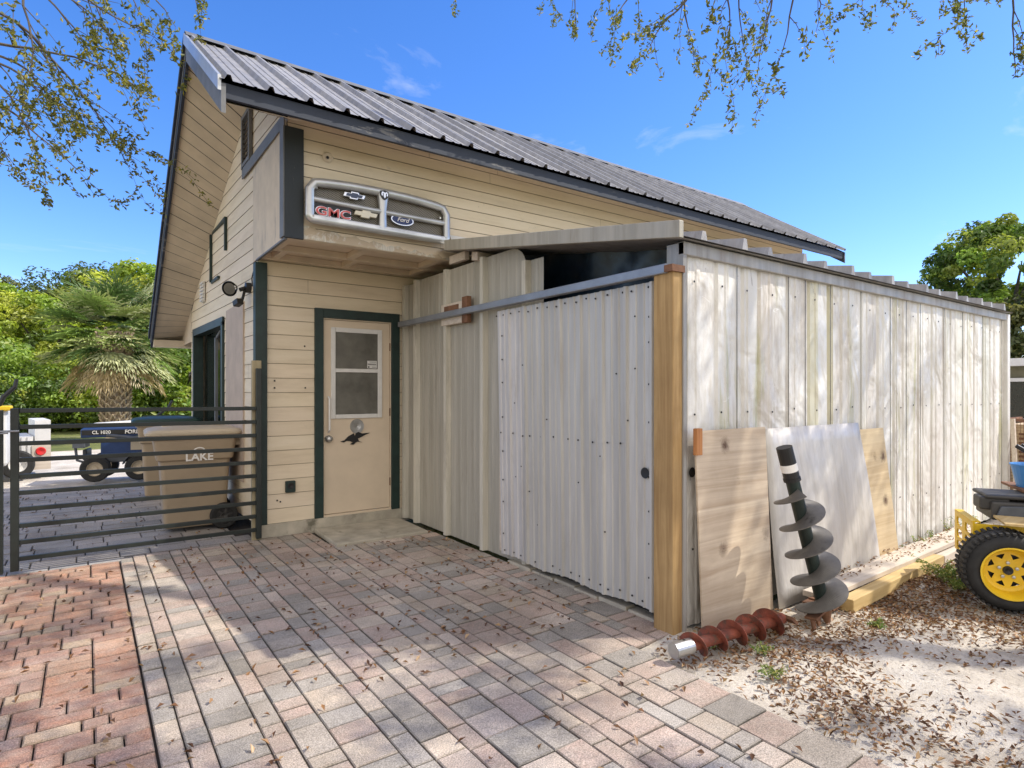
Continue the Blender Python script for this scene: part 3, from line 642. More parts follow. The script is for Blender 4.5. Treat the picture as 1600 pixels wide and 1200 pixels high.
b = MB(); b.hexa([(SX-.02,SY-.034,2.345),(SE+.01,SY-.034,2.345),(SE+.01,SY+.01,2.345),(SX-.02,SY+.01,2.345),(SX-.02,SY-.034,2.425),(SE+.01,SY-.034,2.425),(SE+.01,SY+.01,2.425),(SX-.02,SY+.01,2.425)]); b.build('eave_trim', M['trimmetal'], shed, bevel=.004)
b = MB(); b.box((SE-.01,SY-.04,.0), (SE+.08,SY+.03,2.42)); b.build('corner_trim', M['white'], shed)
b = MB(); b.box((SX-.02,SY-.03,0), (SX+.012,SY+.1,2.42)); b.build('corner_trim', M['trimmetal'], shed)
b = MB(); b.face([(SE,SY,0),(SE,5.4,0),(SE,5.4,2.9),(SE,SY,2.4)]); b.build('wall', M['whitewall'], shed)
for zr in (2.20, 1.35, .5):
    b = MB()
    for k in range(20):
        xq = SX+.10+k*.302+random.uniform(-.02,.02); b.lathe([(0,.007),(.003,.007),(.004,0)], (xq,SY-.0065,zr+random.uniform(-.015,.015)), (0,-1,0), 7)
    for q in islands(b.build('wall_screw', M['black'], shed)): pass
# roof: pan with deep ribs
b = MB(); sl_ = (2.93-2.44)/(5.34-2.34)
def sr(x, y, h=0): return (x, y, 2.44+(y-2.34)*sl_+h)
b.face([sr(2.92,2.34),sr(SE+.05,2.34),sr(SE+.05,5.36),sr(2.92,5.36)]); b.face([sr(2.92,2.34,-.012),sr(SE+.05,2.34,-.012),sr(SE+.05,5.36,-.012),sr(2.92,5.36,-.012)])
xs = [3.16,3.60,3.90,4.36,4.66,5.10,5.40,5.84,6.14,6.58,6.88,7.32,7.62,8.06,8.36,8.80]
for k, xq in enumerate(xs):
    hgt = .078 if k % 2 else .060; b.hexa([sr(xq-.045,2.34,.001),sr(xq+.02,2.34,.001),sr(xq+.02,5.36,.001),sr(xq-.045,5.36,.001),sr(xq-.02,2.345,hgt),sr(xq+.012,2.345,hgt),sr(xq+.012,5.36,hgt),sr(xq-.02,5.36,hgt)])
b.build('roof', M['trimmetal'], shed)
b = MB(); b.hexa([sr(2.885,2.32,-.02),sr(2.925,2.32,-.02),sr(2.925,5.2,-.02),sr(2.885,5.2,-.02),sr(2.885,2.32,.085),sr(2.925,2.32,.085),sr(2.925,5.2,.085),sr(2.885,5.2,.085)]); b.build('roof_edge_trim', M['panel'], shed, bevel=.004)
b = MB(); b.hexa([sr(2.99,4.75,-.11),sr(3.6,4.75,-.11),sr(3.6,4.85,-.11),sr(2.99,4.85,-.11),sr(2.99,4.75,-.03),sr(3.6,4.75,-.03),sr(3.6,4.85,-.03),sr(2.99,4.85,-.03)])
b.box((3.0,5.0,2.78),(3.05,5.3,2.86)); b.build('rafter', M['plank'], shed)
# left face panels
def panel(y0, y1, zt, x, name='side_panel', m='panel', round_=False, zb=.02, flange=True):
    b = MB(); L = y1-y0; pr = [(0,0)]
    for q in (.22,.40,.58,.76): pr += [(L*q-.012,0),(L*q-.004,.0035),(L*q+.012,.0035),(L*q+.02,0)]
    pr += [(L-.085,0),(L-.075,.05),(L-.03,.055),(L-.024,.0),(L-.022,-.03),(L,-.03)]
    def top(u):
        if round_ and u < .22: return zt-.19*(1-math.sqrt(max(0,1-(1-u/.22)**2)))
        return zt
    if round_:
        pr = sorted(pr+[(v, 0) for v in (.01,.03,.06,.10,.14,.18)])
    q = random.uniform(.95, 1.04)
    corr(b, pr, lambda u: (x, y0+u, zb), lambda u: (x, y0+u, top(u)), (-1,0,0), 5, lambda k, u: (q*(1.45 if L-.086 < u < L-.029 else (.12 if u > L-.0295 else 1)),)*3)  # raised rib coloured lighter as if lit, recess beside it dark
    return b.build(name, M[m], shed)
panel(6.12, 6.42, 2.72, 3.045, flange=False); panel(5.42, 6.11, 2.735, 3.035); panel(4.72, 5.41, 2.735, 3.03); panel(4.03, 4.71, 2.735, 3.025, round_=True); panel(3.84, 4.1, 2.60, 3.06, flange=False)
b = MB(); b.box((3.07,2.55,.02), (3.09,4.2,2.22)); b.box((3.075,4.2,.02), (3.09,6.4,2.6)); b.build('light_block', M['black'], shed)  # black sheets added to block light and keep the interior dark
b = MB(); b.sheet((3.45,2.5,2.1),(3.45,5.2,2.1),(3.40,5.2,2.9),(3.40,2.5,2.46),20,6,lambda u, v: Vector((.03*math.sin(u*30+v*6),0,0))); b.build('tarp', M['tarp'], shed, smooth=True)
# sliding door
DX = 2.965; dpr = []; u = 0; W_ = 1.80
for k in range(8):
    for du, h in ((0,0),(.010,.018),(.030,.018),(.040,0),(.082,0),(.088,.007),(.100,.007),(.106,0),(.152,0),(.158,.007),(.170,.007),(.176,0)):
        if u+du < W_: dpr.append((u+du, h))
    u += .2286
dpr.append((W_, 0)); b = MB()
corr(b, dpr, lambda u: (DX+.004*math.sin(u*4), 2.58+u*(.965), .075+.05*(1-u/W_)*0+.01*math.sin(u*9)), lambda u: (DX, 2.58+u, 2.20), (-1,0,0), 6, lambda k, u: (lambda q: (q,q,q*(1.02 if u > 1.4 else .97)))(random.Random(k//4).uniform(.9, 1.03)+(.12 if u > 1.45 else 0)))
sdoor = b.build('sliding_door', M['slide'], shed)
b = MB(); 
def screw(b, y, z, r=.0072): b.lathe([(0,r),(.004,r),(.006,r*.5),(.006,0)], (DX-.006,y,z), (-1,0,0), 8)
for k in range(16): screw(b, 2.64+k*.116+random.uniform(-.02,.02), 2.16+random.uniform(-.012,.012)); screw(b, 2.66+k*.105+random.uniform(-.02,.02), .12+random.uniform(-.01,.02))
for k in range(11): screw(b, 2.85+k*.145+random.uniform(-.03,.03), 1.13+random.uniform(-.01,.01))
for z in (.28,.5,.72,.95,1.3,1.55,1.8,2.0): screw(b, 2.62, z+random.uniform(-.04,.04)); screw(b, 4.30-.03*(1-z/2.2), z+random.uniform(-.05,.05))
for k in range(14): screw(b, random.uniform(2.7,4.2), random.uniform(.3,2.0), .006)
islands(b.build('screw', M['black'], sdoor))
b = MB(); ph = PX(1008,739,DX-.012); b.lathe([(0,0),(.002,.036)], (DX-.012,ph.y,ph.z), (-1,0,0), 20); b.build('finger_hole', M['black'], sdoor)
b = MB(); b.box((SX+.055,SY-.022,ph.z-.03), (SX+.058,SY-.0215,ph.z+.02)); b.lathe([(0,0),(.001,.032)], (SX+.075,SY-.022,ph.z+.02), (0,-1,0), 20); b.build('wall_hole', M['black'], shed)
b = MB(); b.box((DX+.01,2.56,.09), (DX+.05,4.36,2.19)); b.build('door_frame', M['plank'], sdoor)
b = MB(); b.box((2.905,2.44,2.225), (2.962,6.33,2.285)); b.build('door_rail', M['rail'], shed, bevel=.006)
b = MB(); b.box((2.90,2.385,2.23),(3.02,2.45,2.272)); b.build('rail_bracket', M['rust'], shed)
b = MB(); b.box((2.962,4.95,2.16),(3.02,5.40,2.37)); b.build('backing_block', M['plank'], shed)
b = MB(); b.box((2.95,5.05,2.28),(2.965,5.32,2.345)); b.box((2.945,4.86,2.15),(2.99,4.96,2.40)); b.build('roller_bracket', M['rust'], shed)
b = MB(); b.box((2.925,2.40,-.02), (3.012,2.555,2.235)); b.build('corner_post', M['post'], shed, bevel=.006)
b = MB(); y = 2.60
for k in range(6):
    L = random.uniform(.25,.36); b.box((2.985+random.uniform(-.012,.012),y,-.03), (3.12,y+L-.012,.012+random.uniform(0,.018))); y += L
tag(b.build('edging_stones', M['concrete'], bevel=.008), kind='structure')

# things leaning on the white wall
def lean(name, label, cat, m, x0, x1, z1, yb, yt, th=.012, x0t=None, x1t=None, bow=0, group=None):
    b = MB(); x0t = x0 if x0t is None else x0t; x1t = x1 if x1t is None else x1t
    fn = (lambda u, v: Vector((0, -bow*math.sin(u*math.pi)*math.sin(v*math.pi)+.008*math.sin(u*9+v*4), 0))) if bow else None
    b.sheet((x0,yb,-.01),(x1,yb,-.01),(x1t,yt,z1),(x0t,yt,z1),14,10,fn); o = b.build(name, m, smooth=bool(bow)); s_ = o.modifiers.new('s','SOLIDIFY'); s_.thickness = th; s_.offset = 1
    return tag(o, label, cat, group)
lean('plywood_sheet', 'tall knotty plywood sheet leaning on the white wall beside the wooden post', 'plywood', M['ply'], 3.09, 3.86, 1.245, 2.315, 2.375)
lean('metal_sheet', 'bowed pale grey metal sheet leaning behind the upright auger', 'metal sheet', M['greysheet'], 3.875, 5.43, 1.23, 2.27, 2.385, .004, 3.875, 5.27, .03)
lean('plywood_sheet', 'yellowish plywood piece leaning right of the pale metal sheet', 'plywood', M['ply2'], 5.2, 5.88, 1.17, 2.32, 2.392, .012, 5.2, 5.72)
b = MB(); b.box((3.045,2.315,1.10), (3.10,2.345,1.265)); tag(b.build('wood_block', M['orangewood'], bevel=.003), 'small orange wood offcut on the top left corner of the tall plywood', 'wood block')
# timbers
def timber(a, c, w_, h_, z0, m, label, cat='timber'):
    b = MB(); b.beam((a[0],a[1],z0+h_/2), (c[0],c[1],z0+h_/2), w_, h_); return tag(b.build('timber', m, bevel=.006), label, cat)
timber((4.22,1.985), (6.0,2.06), .09, .09, -.01, M['lumber'], 'yellow square timber lying nearest the sand beside the shed')
timber((4.05,2.12), (7.4,2.20), .16, .04, .075, M['plank'], 'wide bleached plank lying between yellow timber and shed wall', 'plank')
timber((4.3,2.275), (7.6,2.33), .06, .05, .04, M['plank'], 'narrow grey plank lying closest to the white wall', 'plank')
timber((6.05,2.07), (7.3,2.13), .09, .07, -.005, M['plank'], 'dark weathered timber continuing the yellow timber towards the mower')
b = MB(); b.beam((3.90,2.07,.075),(4.25,2.09,.075),.10,.03); b.beam((3.95,2.02,.045),(4.2,2.03,.045),.03,.06)
for k in range(4): b.beam((3.98+k*.07,2.03,.095),(3.98+k*.07,2.12,.095),.012,.012)
tag(b.build('steel_bracket', M['rust'], bevel=.003), 'rusty steel bracket lying against the end of the yellow timber', 'bracket')

# augers
def helix(b, p0, p1, t0, t1, turns, r0, r1, rin, th=.006, hand=1, n=36, ph=0, cut=1.0):
    p0 = Vector(p0); p1 = Vector(p1); ax = (p1-p0).normalized(); L = (p1-p0).length; ref = Vector((0,1,0)); sd = ax.cross(ref).normalized(); uu = sd.cross(ax).normalized()
    N_ = int(turns*n); base = len(b.v)
    for k in range(N_+1):
        t = k/N_; a = ph+hand*2*math.pi*turns*t; c = p0+ax*L*(t0+(t1-t0)*t); d = sd*math.cos(a)+uu*math.sin(a); r = r0+(r1-r0)*t
        e = min(1, t*turns*2.2+.25, 1)
        for (rr, off) in ((rin,-th),(r,-th/2),(r,th/2),(rin,th)): b.v.append(tuple(c+d*rr+ax*(off-.02*(rr-rin)/(.1))))
    for k in range(N_):
        for j in range(4):
            j2 = (j+1) % 4; q = base+k*4; b.f.append((q+j,q+j2,q+4+j2,q+4+j)); b.c.append((1,1,1))
    b.f.append((base,base+1,base+2,base+3)); b.c.append((1,1,1)); q = base+N_*4; b.f.append((q+3,q+2,q+1,q)); b.c.append((1,1,1))
p0 = Vector((3.93,1.97,.0)); p1 = Vector((3.60,2.10,1.16)); p1 = PY(1224,694,2.08); ax = (p1-p0).normalized()
aug = thing('auger', 'dark green earth auger standing upright with worn steel spiral', 'auger', tuple(p0))
b = MB(); b.tube([p0+ax*.10, p0+ax*.98], .042, 20); b.build('shaft', M['augdark'], aug, smooth=False)
b = MB(); helix(b, p0+ax*.13, p0+ax*1.0, 0, .90, 4.35, .168, .14, .04, hand=-1, ph=1.2, n=60); b.build('spiral_blade', M['augsteel'], aug)
b = MB(); b.tube([p0+ax*.98, p0+ax*1.19], .049, 20); b.lathe([(0,.05),(.0,.053),(.02,.053),(.02,.0)], p0+ax*.965, ax, 20); b.build('coupler', M['black'], aug)
b = MB(); b.lathe([(0,.0505),(.05,.0505)], p0+ax*1.03, ax, 20); b.build('paper_tag', M['print'], aug)
b = MB(); b.tube([p0-ax*.03, p0+ax*.10], [.012,.05], 12); sd_ = ax.cross(Vector((0,1,0))).normalized()
b.beam(p0+ax*.10-sd_*.19, p0+ax*.10+sd_*.17, .08, .014, up=ax)
for s_ in (-.17,-.10,.09,.15): b.beam(p0+ax*.09+sd_*s_, p0+ax*.02+sd_*(s_*1.05), .035, .012, up=(0,1,0))
b.build('cutting_head', M['rust'], aug)
q0 = G(1052,1017,.07); q1 = G(1222,966,.08); ax = (q1-q0).normalized()
aug2 = thing('auger', 'rusty red auger lying on leaf litter at the foot of the post', 'auger', (q0.x,q0.y,0))
b = MB(); b.tube([q0, q0+ax*.13], .043, 20); b.lathe([(0,.043),(0,.03),(.06,.03)], q0-ax*.001, ax, 20); b.build('coupler', M['bare'], aug2)
b = MB(); b.lathe([(.0,0),(.001,.03)], q0+ax*.02, -ax, 16); [b.lathe([(0,0),(.001,.008)], q0+ax*.08+Vector((0,-.0,.044)), (0,0,1), 8)]; b.build('bore', M['black'], aug2)
LL = (q1-q0).length
b = MB(); b.tube([q0+ax*.125, q1], .034, 16); b.build('shaft', M['augred'], aug2)
b = MB(); helix(b, q0+ax*.12, q1, 0, 1, 5.0, .072, .09, .03, .005, hand=-1, ph=1.2); b.build('spiral_blade', M['augred'], aug2)
b = MB(); b.beam(q1+Vector((0,0,.02)), q1+ax*.05+Vector((0,0,-.02)), .15, .02); b.build('cutting_head', M['rust'], aug2)

# concrete slab at the door
b = MB(); b.prism([(0,0),(.97,-.02),(.99,.50),(.98,.78),(.02,.78)], (1.95,5.62,-.02), (1,0,0), (0,1,0), (0,0,1), .05); tag(b.build('concrete_slab', M['concrete'], bevel=.012), 'worn concrete slab in front of the cream door', 'slab')

# ------------------------------------------------------------------ truck grille
GY = 5.30; ga = PY(475,283,GY); 
gx0, gx1, gz0, gz1 = 1.555, 2.99, 2.975, 3.385
grl = thing('truck_grille', 'silver pickup truck grille with carmaker badges mounted on the upper wall', 'grille', (gx0,GY,gz0))
def GP(u, v, y=0): return (gx0+(gx1-gx0)*u, GY-y, gz0+(gz1-gz0)*v)
def topv(u): return 1.0-.20*max(0, (abs(u-.5)-.05)/.45)**2.2 if u > .5 else 1.0-.10*max(0, (abs(u-.5)-.05)/.45)**3
def rrect(x0, x1, z0, z1, r, n=5, zf=None):
    P = []
    for (cx, cz, a0) in ((x1-r,z1-r,0),(x0+r,z1-r,90),(x0+r,z0+r,180),(x1-r,z0+r,270)):
        for k in range(n+1): t = R(a0+90*k/n); P.append((cx+r*math.cos(t), cz+r*math.sin(t)))
    return P
# outer frame as a swept rounded bar
def bar(b, path, r, flat=.6, closed=True, yoff=0):
    n = len(path); m = 8; base = len(b.v)
    for i in range(n):
        a = Vector((path[i-1][0],0,path[i-1][1])) if closed or i > 0 else Vector((path[i][0],0,path[i][1])); c_ = Vector((path[(i+1) % n][0],0,path[(i+1) % n][1])) if closed or i < n-1 else Vector((path[i][0],0,path[i][1]))
        d = (c_-a).normalized(); s_ = d.cross(Vector((0,1,0))).normalized(); p = Vector((path[i][0], GY-yoff, path[i][1])); rr = r[i] if hasattr(r,'__len__') else r
        for j in range(m):
            t = 2*math.pi*j/m; b.v.append(tuple(p+s_*math.cos(t)*rr+Vector((0,-1,0))*math.sin(t)*rr*flat))
    for i in range(n if closed else n-1):
        i2 = (i+1) % n
        for j in range(m): j2 = (j+1) % m; b.f.append((base+i*m+j,base+i*m+j2,base+i2*m+j2,base+i2*m+j)); b.c.append((1,1,1))
def gtop(x):
    t = (x-(gx0+gx1)/2)/((gx1-gx0)/2); return gz1-.045*abs(t)**2.5-.0*t
def outl(x0, x1, z0, inset, r=.06, n=30):
    P = []
    for k in range(7): t = R(180+90*k/6); P.append((x0+.03+.03*math.cos(t), z0+.03+.03*math.sin(t)))
    for k in range(7): t = R(270+90*k/6); P.append((x1-.03+.03*math.cos(t), z0+.03+.03*math.sin(t)))
    for k in range(n+1):
        x = x1-(x1-x0)*k/n; e = min(abs(x-x0), abs(x1-x)); z = gtop(x)-inset
        if e < r: z -= r-math.sqrt(max(0, r*r-(r-e)**2))
        P.append((x, z))
    return P
b = MB(); bar(b, outl(gx0+.035, gx1-.035, gz0+.035, .02), .042, .8, True, .02); 
gm = (gx0+gx1)/2; zmid = gz0+.205
bar(b, [(gx0+.04,zmid+.005),(gm-.02,zmid)], .026, .9, False, .02); bar(b, [(gm+.02,zmid),(gx1-.04,zmid+.0)], .026, .9, False, .02)
bar(b, [(gm,gz0+.04),(gm,zmid),(gm,gz1-.04)], [.045,.038,.06], .7, False, .02)
b.build('grille_frame', M['silverplastic'], grl, smooth=True)
b = MB(); P = outl(gx0+.035, gx1-.035, gz0+.035, .035); b.prism(P, (0,GY+.018,0), (1,0,0), (0,0,1), (0,1,0), .006); b.build('mesh_insert', M['mesh'], grl)
b = MB(); b.box((gx0+.05,GY+.024,gz0+.04),(gx1-.05,GY+.07,gz1-.12)); b.build('mounting_back', M['black'], grl)
def bow(s_): return [(-1*s_,-.28*s_),(-.42*s_,-.28*s_),(-.42*s_,-.5*s_),(.30*s_,-.5*s_),(.30*s_,-.28*s_),(.86*s_,-.28*s_),(1*s_,.28*s_),(.42*s_,.28*s_),(.42*s_,.5*s_),(-.30*s_,.5*s_),(-.30*s_,.28*s_),(-.86*s_,.28*s_)]
gxc = PY(552,307,GY); b = MB(); b.prism(bow(.105), (gxc.x,GY-.030,gxc.z), (1,0,0), (0,0,.66), (0,1,0), .03); bd = b.build('bowtie_badge', M['chrome'], grl, bevel=.003)
b = MB(); b.prism(bow(.080), (gxc.x,GY-.034,gxc.z), (1,0,0), (0,0,.55), (0,1,0), .008); b.build('enamel', M['bowblue'], bd)
gxc = PY(570,336,GY); b = MB(); b.prism(bow(.115), (gxc.x,GY-.034,gxc.z), (1,0,0), (0,0,.62), (0,1,0), .03); b.build('bowtie_badge', M['gold'], grl, bevel=.004)
def ell(rx, rz, n=28): return [(rx*math.cos(2*math.pi*k/n), rz*math.sin(2*math.pi*k/n)) for k in range(n)]
gxc = PY(627,345,GY); b = MB(); b.prism(ell(.118,.052), (gxc.x,GY-.028,gxc.z), (1,0,0), (0,0,1), (0,1,0), .03); ov = b.build('oval_badge', M['chrome'], grl)
b = MB(); b.prism(ell(.106,.043), (gxc.x,GY-.031,gxc.z), (1,0,0), (0,0,1), (0,1,0), .006); b.build('enamel', M['ovalblue'], ov)
def text(name, s_, loc, xd, zd, size, ext, m, parent, shear=0, off=0, local=False, align='CENTER'):
    cu = bpy.data.curves.new('t', 'FONT'); cu.body = s_; cu.size = size; cu.extrude = ext; cu.shear = shear; cu.offset = off; cu.align_x = align; cu.align_y = 'CENTER'
    o = bpy.data.objects.new('t', cu); COL.objects.link(o); bpy.context.view_layer.update(); me = bpy.data.meshes.new_from_object(o.evaluated_get(bpy.context.evaluated_depsgraph_get())); bpy.data.objects.remove(o); 
    xd = Vector(xd).normalized(); zd = Vector(zd).normalized(); n = xd.cross(zd); mt = Matrix((xd, zd, n)).transposed().to_4x4(); pl = Vector(loc)-(Vector((0,0,0)) if local else wloc(parent)); mt.translation = pl; me.transform(mt)
    me.name = name; me.materials.clear(); me.materials.append(m); ob = bpy.data.objects.new(name, me); COL.objects.link(ob); ob.parent = parent; return ob
text('script_lettering', 'Ford', (gxc.x,GY-.034,gxc.z), (1,0,0), (0,0,1), .062, .002, M['print'], ov, .4)
ca = PY(520,329,GY)
b = MB(); b.box((gx0+.072,GY-.022,gz0+.068),(gx0+.415,GY+.012,gz0+.186)); pk = b.build('badge_plate', M['black'], grl, bevel=.004)
tx = text('chrome_outline', 'GMC', (gx0+.243,GY-.026,gz0+.127), (1,0,0), (0,0,1), .122, .004, M['chrome'], pk, 0, .006); 
tx.scale = (1,1,1)
t2 = text('lettering', 'GMC', (gx0+.243,GY-.034,gz0+.127), (1,0,0), (0,0,1), .122, .004, M['redletter'], pk, 0, .0015)
for o_ in (tx, t2): o_.data.transform(Matrix.Translation(Vector((gx0+.243,0,0))-Vector((wloc(pk).x,0,0))) @ Matrix.Diagonal((1.18,1,.86,1)) @ Matrix.Translation(-(Vector((gx0+.243,0,0))-Vector((wloc(pk).x,0,0)))))
sh = [(-.04,.035),(0,.043),(.04,.035),(.043,.0),(.022,-.035),(0,-.048),(-.022,-.035),(-.043,.0)]
gxc = PY(601,302,GY); b = MB(); b.prism(sh, (gm,GY-.062,gz1-.055), (1,0,0), (0,0,1), (0,1,0), .03); sb = b.build('ram_shield_badge', M['black'], grl)
rm = [(-.034,.0),(-.03,.022),(-.016,.028),(-.006,.018),(0,.024),(.006,.018),(.016,.028),(.03,.022),(.034,.0),(.026,-.016),(.018,-.006),(.022,.01),(.012,.014),(.010,-.02),(0,-.034),(-.010,-.02),(-.012,.014),(-.022,.01),(-.018,-.006),(-.026,-.016)]
b = MB(); b.prism(rm, (gm,GY-.066,gz1-.053), (1,0,0), (0,0,1), (0,1,0), .006); b.build('ram_emblem', M['chrome'], sb)
b = MB(); b.lathe([(0,0),(.004,.012),(0,.014)], (gx0+.10,GY-.0,gz1-.095), (0,-1,0), 12); b.lathe([(0,0),(.004,.012),(0,.014)], (gx1-.10,GY-.0,gz1-.15), (0,-1,0), 12); islands(b.build('screw', M['chrome'], grl))

# ------------------------------------------------------------------ gate
gate = thing('metal_gate', 'dark green horizontal bar gate closing the drive beside the garage', 'gate', (-.476, 6.30, 0))
ga, gb = Vector((-.476,6.30,0)), Vector((1.40,6.325,0))
b = MB(); b.beam(ga+Vector((0,0,.03)), ga+Vector((0,0,1.355)), .055, .055, up=(0,1,0)); b.build('stile', M['gatepaint'], gate, bevel=.004)
b = MB(); b.beam(gb+Vector((0,0,.02)), gb+Vector((0,0,1.72)), .05, .05, up=(0,1,0)); b.build('stile', M['gatepaint'], gate, bevel=.004)
for k in range(10):
    z = .125+(1.335-.125)*k/9; b = MB(); b.beam(ga+Vector((.03,0,z)), gb+Vector((-.026,0,z-.015)), .03, .036); b.build('rail', M['gatepaint'], gate, bevel=.003)
b = MB(); b.box((1.345,6.355,-.02), (1.435,6.40,1.80)); tag(b.build('gate_post', M['oldpost'], bevel=.005), 'pale old wooden post behind the hinge end of the gate', 'post')
b = MB(); gl_ = Vector((-.575,6.30,0))
gp = thing('gate_leaf', 'second gate leaf cut off by the left edge of the photo', 'gate', tuple(gl_))
b = MB(); b.beam(gl_+Vector((0,0,.02)), gl_+Vector((0,0,1.34)), .055, .055, up=(0,1,0)); b.build('stile', M['gatepaint'], gp, bevel=.004)
for k in range(10):
    z = .125+(1.30-.125)*k/9; b = MB(); b.beam(gl_+Vector((-.03,0,z)), gl_+Vector((-1.5,-.1,z)), .03, .036); b.build('rail', M['gatepaint'], gp)
b = MB(); b.tube([gl_+Vector((-.005,-.045,.02)), gl_+Vector((-.005,-.045,1.15)), gl_+Vector((.06,-.045,1.16))], .011, 8); b.tube([gl_+Vector((-.04,-.04,1.17)), gl_+Vector((.13,-.04,1.17))], .009, 8); b.build('drop_bolt', M['rail'], gp)

# ------------------------------------------------------------------ wheelie bins (length along local x, handle at +x, camera side -y)
def rring(hx, hy, r, z, cx=0, n=5):
    return [(cx+x, y, z) for x, y in rrect(-hx, hx, -hy, hy, r, n)]
def make_bin(label, lidm, loc, rz):
    t = thing('wheelie_bin', label, 'trash bin', loc, rz, 'wheeled bins beside the garage')
    b = MB(); b.loft([rring(.285,.25,.05,.045,-.0), rring(.295,.26,.05,.06), rring(.325,.285,.05,.60,.0), rring(.335,.292,.05,.75), rring(.365,.315,.05,.77), rring(.395,.335,.05,.98), rring(.415,.35,.05,.985), rring(.415,.35,.05,1.015), rring(.37,.31,.04,1.02)]); b.build('body', M['bin'], t, local=True)
    b = MB(); b.loft([rring(.445,.37,.07,1.022,-.01), rring(.46,.385,.07,1.035,-.01), rring(.46,.385,.07,1.06,-.01), rring(.43,.36,.07,1.085,-.01), rring(.35,.29,.08,1.10,-.02), rring(.20,.16,.06,1.115,-.04)]); b.loft([rring(.30,.02,.015,1.09,-.02),rring(.28,.012,.01,1.125,-.02)]); b.build('lid', lidm, t, local=True)
    b = MB(); b.tube([(.40,-.26,.95),(.48,-.26,.99),(.50,-.22,.99),(.50,.22,.99),(.48,.26,.99),(.40,.26,.95)], .018, 10); b.box((.38,-.27,.90),(.43,-.22,1.0)); b.box((.38,.22,.90),(.43,.27,1.0)); b.build('handle', M['bin'], t, local=True)
    b = MB(); b.tube([(.27,-.3,.14),(.27,.3,.14)], .012, 8); b.build('axle', M['bare'], t, local=True)
    for sy in (-1, 1):
        c = (.27, sy*.30, .14); b = MB(); b.lathe([(-.03,.085),(-.035,.125),(-.02,.14),(.02,.14),(.035,.125),(.03,.085)], c, (0,sy,0), 28); wh = b.build('wheel', M['blackrub'], t, local=True)
        b = MB(); b.lathe([(0,0),(.02,.03),(.02,.035),(0,.036)], c, (0,sy,0), 12); b.lathe([(-.01,0),(-.01,.09)], c, (0,sy,0), 20)
        for k in range(6):
            a = k*math.pi/3+.3; b.beam((c[0]+.03*math.cos(a), c[1]+sy*.008, c[2]+.03*math.sin(a)), (c[0]+.088*math.cos(a), c[1]+sy*.008, c[2]+.088*math.sin(a)), .02, .02, up=(0,1,0))
        b.build('rim', M['engine'], wh, local=True)
    text('lettering', 'LAKE', (.03,-.318,.79), (1,0,0), (0,-.07,1), .115, .001, M['print'], t, 0, .003, local=True)
    b = MB(); pts = [(.03+.05*math.cos(a), -.325, .86+.03*math.sin(a)) for a in [R(180*k/10) for k in range(11)]]; b.tube(pts, .008, 6); b.box((-.10,-.312,.69),(.12,-.308,.697)); b.build('printed_emblem', M['print'], t, local=True)
    return t
make_bin('tan wheeled bin with LAKE lettering right behind the gate', M['binlid'], (.965, 7.42, 0), R(-3))
make_bin('tan wheeled bin with dark green lid, farther back and half hidden', M['bingreen'], (.93, 9.75, 0), R(-3)).scale = (.92, .9, 1.02)

# ------------------------------------------------------------------ blue lawn tractor
c0 = G(178,748); tr = thing('lawn_tractor', 'blue lawn tractor with FORD lettering parked beyond the gate', 'tractor', (c0.x,c0.y,0), R(-12))
def wheel(name, parent, c, axis, r, w_, rimm, rr=.55, local=True):
    b = MB(); b.lathe([(-w_/2,r*rr),(-w_/2,r*.88),(-w_*.36,r*.985),(0,r),(w_*.36,r*.985),(w_/2,r*.88),(w_/2,r*rr)], c, axis, 36); o = b.build(name, M['blackrub'], parent, local=local)
    b = MB(); b.lathe([(w_*.42,r*rr),(w_*.46,r*rr*.92),(w_*.25,r*rr*.8),(w_*.18,r*.2),(w_*.3,r*.16),(w_*.3,0)], c, axis, 28); b.lathe([(-w_*.42,r*rr),(-w_*.2,r*.4),(-w_*.2,0)], c, axis, 20); b.build('rim', rimm, o, local=local); return o
b = MB(); b.box((-.35,-.2,.30),(.9,.3,.40)); b.box((-.42,-.12,.34),(-.36,.24,.52)); b.build('chassis', M['greysteel'], tr, local=True, bevel=.02)
b = MB(); b.loft([[(-.15,-.22,.42),(.95,-.22,.42),(.95,.28,.42),(-.15,.28,.42)],[(-.15,-.22,.66),(.95,-.22,.70),(.95,.28,.70),(-.15,.28,.66)]]); hd = b.build('lower_body', M['bluepaint'], tr, local=True, bevel=.02)
b = MB(); b.loft([[(-.42,-.24,.72),(.95,-.24,.74),(.95,.30,.74),(-.42,.30,.72)],[(-.42,-.24,.86),(.95,-.24,.90),(.95,.30,.90),(-.42,.30,.86)],[(-.36,-.18,.90),(.95,-.18,.95),(.95,.24,.95),(-.36,.24,.90)]]); b.build('hood', M['bluepaint'], tr, local=True, bevel=.015)
b = MB(); b.loft([[(-.34,-.16,.905),(.3,-.16,.93),(.3,.22,.93),(-.34,.22,.905)],[(-.28,-.12,.95),(.3,-.12,.985),(.3,.18,.985),(-.28,.18,.95)]]); b.build('hood_cover', M['white'], tr, local=True, bevel=.01)
b = MB(); b.box((-.40,-.247,.765),(.95,-.241,.845)); st = b.build('side_stripe', M['black'], tr, local=True)
text('lettering', 'FORD', (.31,-.250,.806), (1,0,0), (0,0,1), .085, .001, M['print'], tr, 0, .002, local=True); text('lettering', 'CL 1020', (-.13,-.250,.806), (1,0,0), (0,0,1), .075, .001, M['print'], tr, 0, .001, local=True)
b = MB(); b.box((.28,-.232,.50),(.72,-.222,.64)); b.build('side_panel', M['binlid'], tr, local=True)
b = MB(); b.tube([(-.05,-.30,.76),(.10,-.31,.74),(.55,-.30,.68),(.62,-.27,.67)], .03, 10); b.build('exhaust_pipe', M['greysteel'], tr, local=True)
